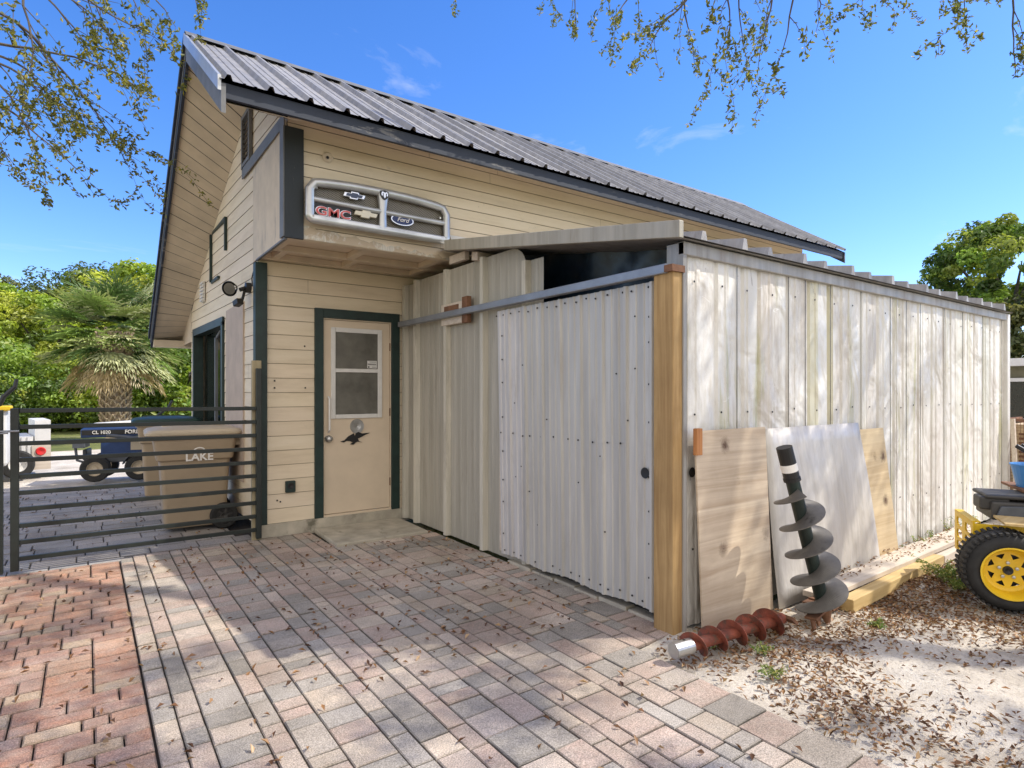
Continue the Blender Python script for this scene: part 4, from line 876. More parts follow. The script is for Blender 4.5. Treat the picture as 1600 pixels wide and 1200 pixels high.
for xw in (-.2, .42): wheel('wheel', tr, (xw,-.30,.215), (0,-1,0), .215, .15, M['binlid'])
for xw in (-.2, .42): wheel('wheel', tr, (xw,.36,.215), (0,1,0), .215, .15, M['binlid'])
for xw in (-.2, .42):
    b = MB(); pts = [(xw+.25*math.cos(R(a)), .215+.25*math.sin(R(a))) for a in range(15, 166, 15)]; inn = [(xw+.235*math.cos(R(a)), .215+.235*math.sin(R(a))) for a in range(165, 14, -15)]
    if xw > 0: b.prism(pts+inn, (0,-.38,0), (1,0,0), (0,0,1), (0,1,0), .18); b.build('fender', M['greysteel'], tr, local=True)
b = MB(); b.tube([(-.30,-.25,.30),(-.46,-.25,.36),(-.50,-.22,.62)], .022, 8); b.box((-.52,-.28,.56),(-.36,.1,.64)); b.build('front_bumper', M['greysteel'], tr, local=True)
b = MB(); b.tube([(.5,.05,.95),(.80,.05,1.20),(.86,.05,1.32)], .02, 8); b.build('steering_column', M['black'], tr, local=True)

# ------------------------------------------------------------------ white trailer / machine at the left edge
c1 = G(52,745); tl = thing('utility_trailer', 'small white ribbed trailer with round red reflector behind the gate', 'trailer', (c1.x,c1.y,0), R(8))
b = MB()
b.box((-1.3,0,.18),(.0,1.2,.70)); b.box((0.02,0,.55),(.24,1.1,.98))
for k in range(16): b.box((-1.28+k*.08,-.02,.18),(-1.24+k*.08,-.001,.70))
b.build('box_body', M['white'], tl, local=True)
b = MB(); b.box((-.02,-.03,.12),(.24,1.1,.545)); b.build('tailgate', M['plank'], tl, local=True)
b = MB(); b.lathe([(0,0),(.02,.06),(.0,.075)], (.10,-.035,.44), (0,-1,0), 20); b.build('red_reflector', M['redlens'], tl, local=True)
wheel('wheel', tl, (-.22,-.08,.24), (0,-1,0), .24, .16, M['white'])
c1 = G(8,760); yt = thing('loader_arm', 'curved black handle rising from a yellow capped machine at left', 'machine', (c1.x-.1,c1.y,0))
b = MB(); b.box((-.9,0,.3),(.12,.8,1.22)); b.build('body', M['white'], yt, local=True, bevel=.06)
b = MB(); b.box((-.9,-.03,1.18),(.18,.2,1.26)); b.build('yellow_cap', M['yellow'], yt, local=True, bevel=.02)
b = MB(); b.tube([(.02,0,1.22),(.08,0,1.40),(.22,0,1.56),(.24,0,1.68)], [.03,.035,.03,.025], 10); b.build('handle', M['black'], yt, local=True)
wheel('wheel', yt, (-.3,-.1,.3), (0,-1,0), .3, .2, M['redlens'])

# ------------------------------------------------------------------ yellow mower at right
wc = Vector((5.12,1.34,0)); f = Vector((.50,-.866,0)).normalized(); lat = Vector((.866,.50,0)).normalized()   # f: to the right in view, lat: away
mo = thing('zero_turn_mower', 'yellow riding mower with black engine, cut off by the right edge', 'mower', tuple(wc))
def L(a, l, z): return wc+f*a+lat*l+Vector((0,0,z))
def obox(b, a0, a1, l0, l1, z0, z1, col=(1,1,1)): b.hexa([L(a0,l0,z0),L(a1,l0,z0),L(a1,l1,z0),L(a0,l1,z0),L(a0,l0,z1),L(a1,l0,z1),L(a1,l1,z1),L(a0,l1,z1)], col)
def mower_wheel(l0, sgn):
    Rr = .266; cen = L(0, l0, Rr); axn = -lat*sgn; b = MB(); w2 = .13
    b.lathe([(-w2,.17),(-w2,.225),(-w2*.8,.252),(-w2*.4,.263),(w2*.4,.263),(w2*.8,.252),(w2,.225),(w2*1.03,.205),(w2*.95,.172)], cen, axn, 48); o = b.build('wheel', M['blackrub'], mo, smooth=True)
    b = MB(); 
    ref = axn.cross(Vector((0,0,1))).normalized(); up = Vector((0,0,1))
    for k in range(44):
        for s_ in (-1, 1):
            t = 2*math.pi*(k+.5*(s_ > 0))/44; d = ref*math.cos(t)+up*math.sin(t); c = cen+d*.261+axn*s_*.07; b.beam(c-axn*.045, c+axn*.045, .020, .016, up=d)
    b.build('tread', M['blackrub'], o)
    b = MB(); b.lathe([(w2*.95,.174),(w2*1.08,.178),(w2*1.08,.168),(w2*.9,.158),(w2*.72,.150),(w2*.30,.142),(w2*.22,.125)], cen, axn, 48)
    # dish with eight triangular windows
    N8 = 8; h = w2*.22
    def P(r, t, hh=h): return cen+(ref*math.cos(t)+up*math.sin(t))*r+axn*hh
    for k in range(N8):
        t0 = 2*math.pi*k/N8; dt = 2*math.pi/N8; 
        ro, rm_, ri = .126, .112, .075
        ta, tb, tm = t0+dt*.18, t0+dt*.82, t0+dt*.5
        b.face([P(ro,t0),P(ro,ta),P(rm_,ta),P(ri,t0+dt*0)]); b.face([P(ro,ta),P(ro,tm),P(rm_,tm),P(rm_,ta)]); b.face([P(ro,tm),P(ro,tb),P(rm_,tb),P(rm_,tm)]); b.face([P(ro,tb),P(ro,t0+dt),P(ri,t0+dt),P(rm_,tb)])
        b.face([P(ri,t0),P(rm_,ta),P(ri+.004,tm)]); b.face([P(ri+.004,tm),P(rm_,tb),P(ri,t0+dt)]); b.face([P(ri,t0),P(ri+.004,tm),P(ri,t0+dt),P(.03,t0+dt,h+.004),P(.03,t0,h+.004)])
    ri_ = b.build('rim', M['yellow'], o)
    b = MB(); b.lathe([(h-.03,.12),(h-.03,0)], cen, axn, 20); b.lathe([(h+.002,.030),(h+.02,.028),(h+.02,.02),(h+.008,.0)], cen, axn, 20)
    b.build('hub', M['black'], ri_)
    b = MB()
    for k in range(5): t = 2*math.pi*k/5+.3; b.lathe([(0,.011),(.014,.011),(.016,.0)], P(.052, t, h+.002), axn, 6)
    islands(b.build('lug_nut', M['bare'], ri_))
mower_wheel(.06, 1); pass
# slotted yellow rear bumper frame
def plate(b, o, ux, uz, n, W, Hh, holes, th=.012, nx=60):
    """flat plate W x Hh with rounded slots, as a fine grid of quads (front and back)"""
    o = Vector(o); ux = Vector(ux); uz = Vector(uz); n = Vector(n); nz_ = max(8, int(nx*Hh/W))
    def inh(x, z):
        for (cx, cz, hx, hz) in holes:
            r = min(hx, hz); dx = max(0, abs(x-cx)-(hx-r)); dz = max(0, abs(z-cz)-(hz-r))
            if dx*dx+dz*dz < r*r: return True
        return False
    for i in range(nx):
        for j in range(nz_):
            x0, x1 = W*i/nx, W*(i+1)/nx; z0, z1 = Hh*j/nz_, Hh*(j+1)/nz_
            if not inh((x0+x1)/2, (z0+z1)/2): b.hexa([o+ux*x0+uz*z0, o+ux*x1+uz*z0, o+ux*x1+uz*z0+n*th, o+ux*x0+uz*z0+n*th, o+ux*x0+uz*z1, o+ux*x1+uz*z1, o+ux*x1+uz*z1+n*th, o+ux*x0+uz*z1+n*th])
BA = -.15
b = MB(); plate(b, L(BA,.22,.24), lat, (0,0,1), f, .50, .30, [(.13,.235,.08,.034),(.13,.14,.08,.034),(.13,.05,.08,.03),(.36,.235,.08,.034),(.36,.14,.08,.034),(.36,.05,.08,.03)], nx=60)
plate(b, L(BA+.014,.22,.28), f, (0,0,1), lat, .40, .255, [(.17,.20,.10,.028),(.13,.10,.05,.026)], nx=60)
obox(b, BA, BA+.05, .233, .72, .541, .55); b.build('rear_guard', M['yellow'], mo)
b = MB(); obox(b, .28, 1.6, .16, .24, .38, .46); obox(b, .12, 1.5, .62, .9, .30, .40); b.build('frame', M['yellow'], mo)
b = MB(); b.hexa([L(-.02,.0,.575),L(1.0,-.02,.565),L(1.0,.28,.575),L(-.02,.26,.585),L(-.02,.0,.59),L(1.0,-.02,.58),L(1.0,.28,.59),L(-.02,.26,.60)]); b.build('side_deck', M['lumber'], mo)
b = MB(); obox(b, -.02, .28, .30, .70, .555, .69); obox(b, -.08, .10, .34, .52, .62, .715); obox(b, -.05, .32, .32, .68, .705, .735); en = b.build('engine', M['engine'], mo, bevel=.02)
b = MB(); b.hexa([L(.0,.27,.57),L(.24,.27,.57),L(.24,.299,.57),L(.0,.299,.57),L(.03,.275,.66),L(.22,.275,.67),L(.22,.299,.67),L(.03,.299,.66)]); b.build('air_filter_cover', M['greysteel'], en, bevel=.006)
b = MB(); b.tube([L(.36,.26,.58),L(.31,.26,.76),L(.30,.26,.84)], [.06,.05,.032], 12); b.tube([L(.30,.26,.841),L(.30,.26,.856)], .055, 14); b.build('oil_filler', M['black'], en)
b = MB(); obox(b, .30, .8, .32, .9, .46, .72); b.tube([L(.25,.26,.62),L(.45,.25,.70),L(.6,.25,.66)], .03, 8); b.tube([L(.2,.27,.74),L(.35,.26,.80),L(.5,.3,.76)], .018, 8); b.build('hydraulic_unit', M['black'], mo, bevel=.02)
b = MB(); b.lathe([(0,0),(.0,.04),(.03,.045),(.05,.02),(.05,0)], L(.30,.25,.70), -lat, 14); b.build('filter', M['bare'], mo)
b = MB(); obox(b, .5, 1.1, .25, .9, .72, .82); b.hexa([L(.42,.3,.8),L(.52,.3,.8),L(.52,.85,.8),L(.42,.85,.8),L(.30,.3,1.25),L(.40,.3,1.25),L(.40,.85,1.25),L(.30,.85,1.25)]); 
b = MB(); obox(b, .75, 1.3, .25, .85, .72, .84); b.build('seat', M['black'], mo, bevel=.03)
b = MB(); b.beam(L(.21,.62,1.08), L(.57,.52,.83), .05, .03); b.beam(L(.27,.72,1.08), L(.63,.62,.83), .05, .03); b.build('control_lever', M['black'], mo, bevel=.008)
# blue bucket on the machine
bc = L(.36,.72,.758); b = MB(); n_ = 28
bk = thing('bucket', 'blue plastic bucket sitting on top of the yellow mower', 'bucket', (bc.x,bc.y,bc.z))
b.lathe([(0,0),(0,.115),(.16,.15),(.165,.158),(.175,.158),(.175,.148),(.16,.142),(.01,.10),(.01,0)], bc, (0,0,1), n_); b.build('tub', M['bluepl'], bk, smooth=False)
b = MB(); b.lathe([(0,.02),(.006,.03),(.01,.02),(.01,0)], bc+Vector((-.06,-.14,.11)), (-.4,-.9,.1), 12); b.build('handle_boss', M['black'], bk)
b = MB(); b.box((0,0,0),(0,0,0)); 
b = MB(); obox(b, .22, 1.2, .50, 1.0, .74, .757); b.build('cargo_tray', M['rust'], mo)


# right background: rusty wire cage, stake, far building
cg = thing('rusty_cage', 'rusty louvred wire cage standing at the far end of the shed', 'cage', (9.35,2.35,0))
b = MB()
for (x0,y0) in ((9.3,1.75),(9.3,2.5),(10.1,1.75),(10.1,2.5)): b.box((x0,y0,0),(x0+.03,y0+.03,1.15))
for z in (.02,1.12): b.box((9.3,1.75,z),(10.13,1.78,z+.03)); b.box((9.3,2.5,z),(10.13,2.53,z+.03)); b.box((9.3,1.78,z),(9.33,2.5,z+.03))
for k in range(24): b.box((9.31,1.75+k*.032,.03),(9.314,1.754+k*.032,1.13)); b.box((9.33+k*.033,1.755,.03),(9.334+k*.033,1.759,1.13))
for k in range(30): b.box((9.306,1.76,.04+k*.037),(9.31,2.5,.044+k*.037)); b.box((9.31,1.76,.04+k*.037),(10.1,1.764,.044+k*.037))
b.build('wire_frame', M['rust'], cg)
b = MB(); b.box((9.36,1.82,.03),(10.05,2.46,1.08)); bb = b.build('inner_box', simple('tan_rusted_metal', (.62,.47,.27), .7, .1, .3, 6, .3, 30, ((.25,.12,.06),5,.55)), cg)
b = MB()
for k in range(7): b.box((9.345,1.95,.62+k*.055),(9.358,2.35,.645+k*.055)); b.box((9.5,1.806,.62+k*.055),(9.95,1.818,.645+k*.055))
b.build('louvre', M['rust'], cg)
st_ = PY(1565,700,2.3); b = MB(); b.beam((9.02,2.28,0),(9.03,2.33,1.16),.05,.04,up=(0,1,0)); tag(b.build('wooden_stake', M['plank']), 'thin weathered wooden stake at the right end of the white wall', 'stake')
fb = thing('house_trailer', 'low building with white flat roof edge seen past the right end of the shed', 'building', (17.6,3.0,0))
b = MB(); b.box((17.2,-6,.0),(24,6.2,2.05)); b.build('wall', simple('olive_siding', (.17,.16,.10), .8), fb)
b = MB(); b.box((16.9,-6.4,2.05),(24.4,6.6,2.22)); b.build('roof', M['white'], fb)
for k in range(5):
    y = 3.4-k*2.0; b = MB()
    for (ya,yb,za,zb) in ((y,y+.06,.8,1.78),(y+1.44,y+1.5,.8,1.78),(y+.06,y+1.44,1.70,1.78),(y+.06,y+1.44,.8,.87)): b.box((17.12,ya,za),(17.19,yb,zb))
    wq = b.build('window', M['white'], fb); b = MB(); b.box((17.17,y+.05,.85),(17.18,y+1.45,1.72)); b.build('pane', M['darkglass'], wq)

# ------------------------------------------------------------------ foliage
def leaf_mesh(name, centers, normals, lens, wids, cols, m, parent=None, bend=.25, local=False, dirs=None):
    """one kite-shaped leaf (two quads folded at the rib -> here a bent quad pair) per centre"""
    n = len(centers); C_ = np.asarray(centers, float)
    if parent is not None and not local: C_ = C_-np.array(wloc(parent))
    N_ = np.asarray(normals, float); N_ /= np.linalg.norm(N_, axis=1)[:, None]+1e-9
    rnd = RNG.normal(size=(n, 3)) if dirs is None else np.asarray(dirs, float)
    D = rnd-N_*np.sum(rnd*N_, axis=1)[:, None]; D /= np.linalg.norm(D, axis=1)[:, None]+1e-9
    S = np.cross(N_, D); l = np.asarray(lens)[:, None]; w_ = np.asarray(wids)[:, None]
    v = np.empty((n, 4, 3)); v[:, 0] = C_-D*l*.5; v[:, 1] = C_+S*w_*.5+N_*w_*bend; v[:, 2] = C_+D*l*.5-N_*l*.12; v[:, 3] = C_-S*w_*.5+N_*w_*bend
    me = bpy.data.meshes.new(name); me.vertices.add(n*4); me.vertices.foreach_set('co', v.reshape(-1)); me.loops.add(n*6); me.polygons.add(n*2)
    idx = np.arange(n)[:, None]*4+np.array([[0,1,2,0,2,3]]); me.loops.foreach_set('vertex_index', idx.reshape(-1).astype(np.int32)); me.polygons.foreach_set('loop_start', (np.arange(n*2)*3).astype(np.int32)); me.polygons.foreach_set('loop_total', np.full(n*2, 3, np.int32))
    me.update(calc_edges=True); at = me.color_attributes.new('Col', 'FLOAT_COLOR', 'CORNER'); cc = np.ones((n, 6, 4)); cc[:, :, :3] = np.asarray(cols)[:, None, :]; at.data.foreach_set('color', cc.reshape(-1)); me.materials.append(m)
    o = bpy.data.objects.new(name, me); COL.objects.link(o)
    if parent is not None: o.parent = parent
    return o
def pal(n, cols, var=.25):
    c = np.array(cols)[RNG.integers(0, len(cols), n)]; return np.clip(c*(1+RNG.uniform(-var, var, (n, 1))), 0, 1)
BR = [(.24,.34,.05),(.17,.27,.045),(.34,.40,.08),(.09,.15,.03)]; DK = [(.10,.14,.035),(.14,.18,.05),(.07,.10,.03),(.20,.21,.07)]; YG = [(.34,.42,.05),(.42,.46,.07),(.24,.34,.045),(.13,.20,.035)]
def crown(nclump, nleaf, rad, hgt, zc, cols, size=.13, spread=.55, flat=1.0):
    """leaf clumps spread through an uneven ellipsoid; returns arrays in local coordinates"""
    P = []; NN = []; CC = []
    for k in range(nclump):
        d = RNG.normal(size=3); d /= np.linalg.norm(d); r = RNG.uniform(.45, 1.0)**.6
        c = d*r*np.array([rad, rad, hgt]); c[2] += zc
        if c[2] < .1: c[2] = .1+RNG.uniform(0, 1)*max(.2, zc-.1)
        cr = RNG.uniform(.6, 1.2)*spread; m_ = int(nleaf*RNG.uniform(.6, 1.3)); g = RNG.normal(size=(m_, 3)); g /= np.linalg.norm(g, axis=1)[:, None]; q = g*(RNG.uniform(.3, 1, (m_, 1))**.5)*cr*np.array([1, 1, .7])
        P.append(c+q); NN.append(g*.8+RNG.normal(size=(m_, 3))*.45+np.array([0, 0, .5])); cc = np.array(cols[RNG.integers(0, len(cols))])*RNG.uniform(.75, 1.25); CC.append(np.clip(cc*(1+RNG.uniform(-.25, .25, (m_, 1))), 0, 1))
    P = np.vstack(P); return P, np.vstack(NN), np.full(len(P), size)*RNG.uniform(.6, 1.3, len(P)), np.vstack(CC)
def make_tree(name, label, cat, loc, rad, hgt, zc, ncl, nl, cols, size, trunk=.18, group=None, spread=.55, forks=5):
    t = thing(name, label, cat, loc, 0, group); b = MB(); b.tube([(0,0,-.1),(.05,.03,zc*.45),(.02,.08,zc*.8)], [trunk,trunk*.75,trunk*.5], 9)
    for k in range(forks):
        a = 2*math.pi*k/forks+random.random(); e = Vector((math.cos(a)*rad*.6, math.sin(a)*rad*.6, zc+hgt*random.uniform(.0,.6))); s0 = Vector((.04,.05,zc*random.uniform(.45,.8))); mdd = s0.lerp(e,.5)+Vector((0,0,.15*hgt)); b.tube([s0,mdd,e], [trunk*.4,trunk*.28,trunk*.08], 6, False)
    b.build('trunk', M['bark'], t, local=True)
    P, NN, S, CC = crown(ncl, nl, rad, hgt, zc, cols, size, spread); leaf_mesh('crown', P, NN, S*1.4, S*.75, CC, M['leaf'], t, local=True); return t
protos = {}
def place(px, d, kind, label, sc=1, rz=0, z=0):
    r = ray(px, 610); loc = (r[0]*d, r[1]*d, z)
    nm, rad, hgt, zc, ncl, nl, cols, size = KIND[kind]
    grp = 'trees and shrubs along the far edge of the yard'
    if kind not in protos: t = make_tree(nm, label, KCAT[kind], loc, rad, hgt, zc, ncl, nl, cols, size, .16, grp); protos[kind] = t
    else: t = copy_tree(protos[kind]); t.location = loc; t['label'] = label
    t.scale = (sc, sc, sc); t.rotation_euler.z = rz; return t
KIND = {'shrub': ('leafy_shrub', 1.9, 1.5, 1.4, 95, 130, BR, .12), 'yellow': ('yellow_green_tree', 2.3, 2.2, 3.6, 110, 130, YG, .13), 'dark': ('dark_tree', 2.2, 2.3, 3.8, 95, 130, DK, .12), 'bush': ('bright_bush', 1.7, 1.0, .8, 80, 130, YG, .10)}
KCAT = {'shrub': 'shrub', 'yellow': 'tree', 'dark': 'tree', 'bush': 'bush'}
lst = [(-60,24,'shrub',1.35,'green shrub cut by the left edge of the photo'),(10,25,'bush',1.4,'bright bush right behind the curved black handle'),(70,27,'yellow',1.0,'yellow green tree left of the palm, rounded crown'),(115,24,'bush',1.25,'bright low bush in front of trees left of the palm'),
       (15,30,'dark',1.15,'dark open crowned tree at the far left against the sky'),(105,34,'dark',1.35,'dark tree rising above the shrubs left of the palm'),(160,26,'shrub',1.1,'green shrub directly behind the palm trunk'),(225,30,'yellow',1.35,'tall yellow green tree behind the palm crown'),
       (250,25,'bush',1.5,'bright bush right of the palm trunk'),(290,24,'shrub',1.35,'green shrub beside the garage wall corner'),(180,36,'yellow',1.5,'yellow green tree farthest behind the palm'),(330,30,'dark',1.3,'dark tree behind the garage corner'),(50,22.5,'shrub',1.0,'green shrub behind the white trailer'),(-20,28,'yellow',1.15,'yellow green tree beyond the left photo edge'),(205,23,'bush',1.1,'small bright bush just right behind the blue tractor'),(150,40,'dark',1.6,'tall dark tree on the skyline above the palm')]
for i, (px, d, kd, sc, lb) in enumerate(lst): place(px, d, kd, lb, sc, i*1.3)
# distant wood behind, one mass
P, NN, S, CC = crown(420, 60, 1, 1, 0, DK+BR, .3, 1.4)
C0 = G(120,640); base = []
P = []; 
for k in range(420):
    px = RNG.uniform(-120, 330); d = RNG.uniform(44, 60); r = ray(px, 610); c = np.array([r[0]*d, r[1]*d, RNG.uniform(.3, 7.2)]); P.append(c+RNG.normal(size=(90, 3))*np.array([1.3, 1.3, 1.0]))
P = np.vstack(P); o = leaf_mesh('distant_wood', P, RNG.normal(size=(len(P), 3))+np.array([0,-.4,.6]), RNG.uniform(.35,.6,len(P)), RNG.uniform(.2,.35,len(P)), pal(len(P), DK+BR, .35), M['leaf']); tag(o, 'distant mass of woodland behind the palm and shrubs', 'woodland', kind='stuff')
# right-hand trees
def T(px, d, *a, **k):
    r = ray(px, 610); return make_tree(*a[:3], (r[0]*d, r[1]*d, 0), *a[3:], **k)
T(1580, 24, 'oak_tree', 'large green leafy tree rising above the right end of the shed', 'tree', 3.3, 2.3, 6.2, 150, 150, [(.20,.30,.05),(.14,.22,.04),(.32,.38,.07),(.08,.13,.03)], .15, .28)
T(1640, 20, 'oak_tree', 'dark olive tree behind the low building at the right edge', 'tree', 2.2, 1.9, 3.0, 110, 130, [(.10,.12,.035),(.07,.09,.02),(.16,.16,.05)], .13, .2)
T(1560, 30, 'oak_tree', 'dull green tree between the shed corner and the low building', 'tree', 2.4, 2.0, 3.0, 80, 130, [(.10,.12,.035),(.07,.09,.02)], .15, .2)

# sabal palm
r = ray(180, 610); pl = thing('cabbage_palm', 'cabbage palm with shaggy fan crown beyond the gate', 'palm tree', (r[0]*18, r[1]*18, 0))
b = MB(); b.tube([(0,0,-.1),(0,0,1.2),(0,0,2.7)], [.22,.25,.30], 16)
b.build('trunk', M['palmbark'], pl, local=True)
b = MB()
for k in range(26):
    z = .3+k*.1
    for j in range(9):
        a = 2*math.pi*(j+.5*(k % 2))/9; r_ = .24+.03*z; s_ = .13
        for sg in (-1, 1): 
            p0 = Vector((r_*math.cos(a), r_*math.sin(a), z)); a2 = a+sg*.34; p1 = Vector(((r_+.10)*math.cos(a2), (r_+.10)*math.sin(a2), z+.20)); b.beam(p0, p1, .035, .03, up=(math.cos(a), math.sin(a), 0))
b.build('leaf_boots', M['palmbark'], pl, local=True)
CE = []; NO = []; LE = []; WI = []; CO = []; DI = []
for k in range(130):
    a = RNG.uniform(0, 2*math.pi); el = -1.0+2.35*((k+.5)/130)**.9; dead = el < -.72; st = np.array([math.cos(a)*math.cos(el), math.sin(a)*math.cos(el), math.sin(el)]); Ls = RNG.uniform(.55, 1.25); hub = np.array([0,0,2.95])+st*Ls+np.array([0,0,-.18*Ls])
    sdv = np.cross(st, [0,0,1]); sdv /= np.linalg.norm(sdv)+1e-9; upv = np.cross(sdv, st); cb = np.array([(.48,.38,.22),(.56,.47,.31)][RNG.integers(0,2)] if dead else [(.22,.32,.09),(.10,.17,.05),(.36,.42,.17),(.50,.52,.30)][RNG.integers(0,4)])
    for j in range(26):
        t = -1.35+2.7*j/25; dv = st*math.cos(t)+sdv*math.sin(t)*.95; Lf = RNG.uniform(.6, .95)*(1-.15*abs(t)); p = hub.copy(); seg = 4; v = dv.copy(); drop = RNG.uniform(.25, .5) if not dead else .55
        for s_ in range(seg):
            q = p+v*Lf/seg; CE.append((p+q)/2); DI.append(q-p); NO.append(upv+RNG.normal(size=3)*.15); LE.append(Lf/seg*1.25); WI.append((.06,.06,.048,.028)[s_]); CO.append(cb*RNG.uniform(.75,1.3)); p = q; v = v+np.array([0,0,-drop*(s_+1)*.42]); v /= np.linalg.norm(v)
pl.scale = (1.18, 1.18, 1.12)
leaf_mesh('fronds', CE, NO, np.array(LE), np.array(WI), np.array(CO), M['palmleaf'], pl, .15, local=True, dirs=DI)

# ------------------------------------------------------------------ live oaks overhead: limbs, drooping sprays, leaves
def spray(tb, LV, start, direc, length, depth=0, rad=.012, dens=1.0, droop=.5, leafy=1.0):
    n = max(3, int(length/.12)); p = Vector(start); d = Vector(direc).normalized(); pts = [p.copy()]; rs = [rad]
    for k in range(n):
        d = (d+Vector((random.uniform(-.28,.28), random.uniform(-.28,.28), random.uniform(-.22,.16)-droop*.10))).normalized(); p = p+d*(length/n); pts.append(p.copy()); rs.append(max(.0016, rad*(1-(k+1)/n*.8)))
        if depth < 2 and k > 0 and random.random() < .62*dens: spray(tb, LV, p, (d+Vector((random.uniform(-1,1), random.uniform(-1,1), random.uniform(-.8,.5)))).normalized(), length*random.uniform(.28,.5), depth+1, rs[-1]*.6, dens, droop, leafy)
        if depth >= 1 or k > n*.5:
            for _ in range(random.randint(3, 8)):
                if random.random() < leafy: LV.append(tuple(p+Vector((random.gauss(0,.02), random.gauss(0,.02), random.gauss(0,.022)))))
    tb.tube(pts, rs, 5 if depth < 2 else 4, False)
def oak(label, loc, limbs, sprays, cols, extra):
    t = thing('live_oak', label, 'tree', loc); b = MB(); x, y, _ = loc
    b.tube([(x,y,-.2),(x+.05,y,1.2),(x,y+.1,2.6),(x+.1,y,4.0)], [.48,.38,.33,.28], 16); b.build('trunk', M['bark'], t)
    for lm in limbs:
        b = MB(); b.tube(lm, [.17*(1-.75*k/(len(lm)-1)) for k in range(len(lm))], 9, False); b.build('limb', M['bark'], t)
    LV = []
    for (s_, d_, L_, dn, lf) in sprays: b = MB(); spray(b, LV, s_, d_, L_, 0, .006+.006*L_, dn, .7, lf); b.build('twig', M['bark'], t)
    LV = np.array(LV); n = len(LV)
    leaf_mesh('leaves', LV, RNG.normal(size=(n, 3))+np.array([0,0,.3]), RNG.uniform(.035,.062,n), RNG.uniform(.016,.028,n), pal(n, cols, .35), M['leaf'], t)
    if extra is not None and len(extra):
        E_ = np.array(extra); n = len(E_); o = leaf_mesh('upper_crown', E_, RNG.normal(size=(n, 3))+np.array([0,0,.5]), RNG.uniform(.05,.09,n), RNG.uniform(.025,.045,n), pal(n, cols, .35), M['leaf'], t)
    return t
OL = [(.20,.20,.045),(.12,.14,.04),(.32,.28,.04),(.09,.11,.03),(.16,.17,.04)]
def canopy(targets, kmin, kmax, per, spread, cs=.17):
    """upper crown clumps standing up-sun of the places that lie in dappled shade"""
    E_ = []
    for (x, y, z, n) in targets:
        for _ in range(n):
            k = random.uniform(kmin, kmax); c = np.array([x+.865*k+random.gauss(0,spread), y-.5*k+random.gauss(0,spread), z+1.06*k])
            E_.extend((c+RNG.normal(size=(per, 3))*np.array([cs,cs,cs*.6])).tolist())
    return E_
random.seed(21)
spr = []
for (px, py, d, L_) in ((1000,-50,6.2,.9),(1060,-60,6.0,1.0),(1100,-50,5.6,1.15),(1150,-70,6.0,1.0),(900,-60,6.2,.7),(1210,-60,5.6,1.1),(1260,-50,6.2,.9),(1330,-60,5.8,.75),(1420,-70,6.0,.9),(1590,-60,5.2,1.0),(1500,-60,6,.6),(950,-60,5.9,.6),(1130,-60,5.0,.9),(1480,-70,5.2,.6)):
    p = PD(px, py, d); spr.append((p, (random.uniform(-.5,.4), random.uniform(-.3,.3), -1), L_, 1.1, .95))
for (px, py, d, L_) in ((860,-60,7,.5),(690,-50,7,.35),(1250,-60,4.6,.8),(1380,-60,7,.5)): spr.append((PD(px,py,d), (.1,.1,-1), L_, .8, .8))
tgt = [(5.3,2.4,1.8,2),(4.6,2.4,.7,2),(6.0,2.4,1.2,1),(3.4,2.4,2.0,3),(3.9,2.4,1.5,3),(4.9,2.4,2.1,2),(5.6,2.4,1.4,2),(3.6,2.4,1.4,2),(4.2,2.4,1.9,2),(4.6,2.4,1.0,2),(5.0,2.4,1.7,2),(5.4,2.4,.9,1),(5.9,2.4,1.7,1),(3.3,2.4,.6,1),(4.2,1.4,0,3),(5.0,.8,0,3),(3.4,.6,0,2),(6.0,.4,0,3),(4.4,0.2,0,2),(6.8,1.2,0,2),(2.2,1.6,0,1),(1.6,1.9,0,2),(.9,2.3,0,2),(1.3,1.2,0,1),(.3,3.2,0,2),(.1,4.4,0,2),(.2,2.4,0,3),(.9,1.9,0,2),(1.7,1.4,0,1),(1.2,2.6,0,1),(2.3,2.1,0,1),(3.2,1.6,0,1),(.6,1.4,0,1)]
rl = [[(9.6,-3.2,3.6),(8.8,-1.6,5.4),(7.0,.6,6.4),(5.6,2.4,6.9),(4.4,4.2,6.9)], [(9.6,-3.2,3.8),(7.6,-3,5.6),(5.0,-1.8,6.8),(3.0,-.4,7.2)], [(9.7,-3.1,4.0),(9.5,-.6,6.2),(9.2,1.2,6.8),(8.6,3.2,7.2)]]
oak('spreading live oak out of frame at right whose sunlit twigs hang into the top', (9.6,-3.2,0), rl, spr, OL, canopy(tgt, 5.0, 6.6, 110, .42, .12)+canopy(tgt[:10], 4.9, 6.2, 120, .5, .13)+canopy(tgt[:10], 4.9, 6.2, 120, .7, .10))
spr = []
for (px, py, d, dx, dz, L_) in ((-30,60,5.0,1,-.25,1.35),(-30,10,5.2,1,-.05,1.6),(-30,80,5.1,1,-.3,1.1),(60,-40,5.3,.8,-.5,1.0),(40,-40,5.2,.7,-.7,1.1),(-40,150,4.8,1,-.4,1.0),(-20,120,5.2,1,-.6,.9),(120,-50,5.4,.5,-.8,.7),(200,-50,5.6,.6,-.6,.8),(290,-50,5.8,.3,-.8,.55),(-30,220,5.1,.6,-.1,.5),(20,-50,4.8,.5,-.9,1.1),(70,-50,5.0,.9,-.5,1.0),(-40,90,5.5,1,-.2,1.3),(320,-50,5.6,.1,-1,.4),(160,-60,5.3,1,-.35,.8)):
    p = PD(px, py, d); spr.append((p, (rt[0]*dx, rt[1]*dx, dz), L_, 1.15, .9))
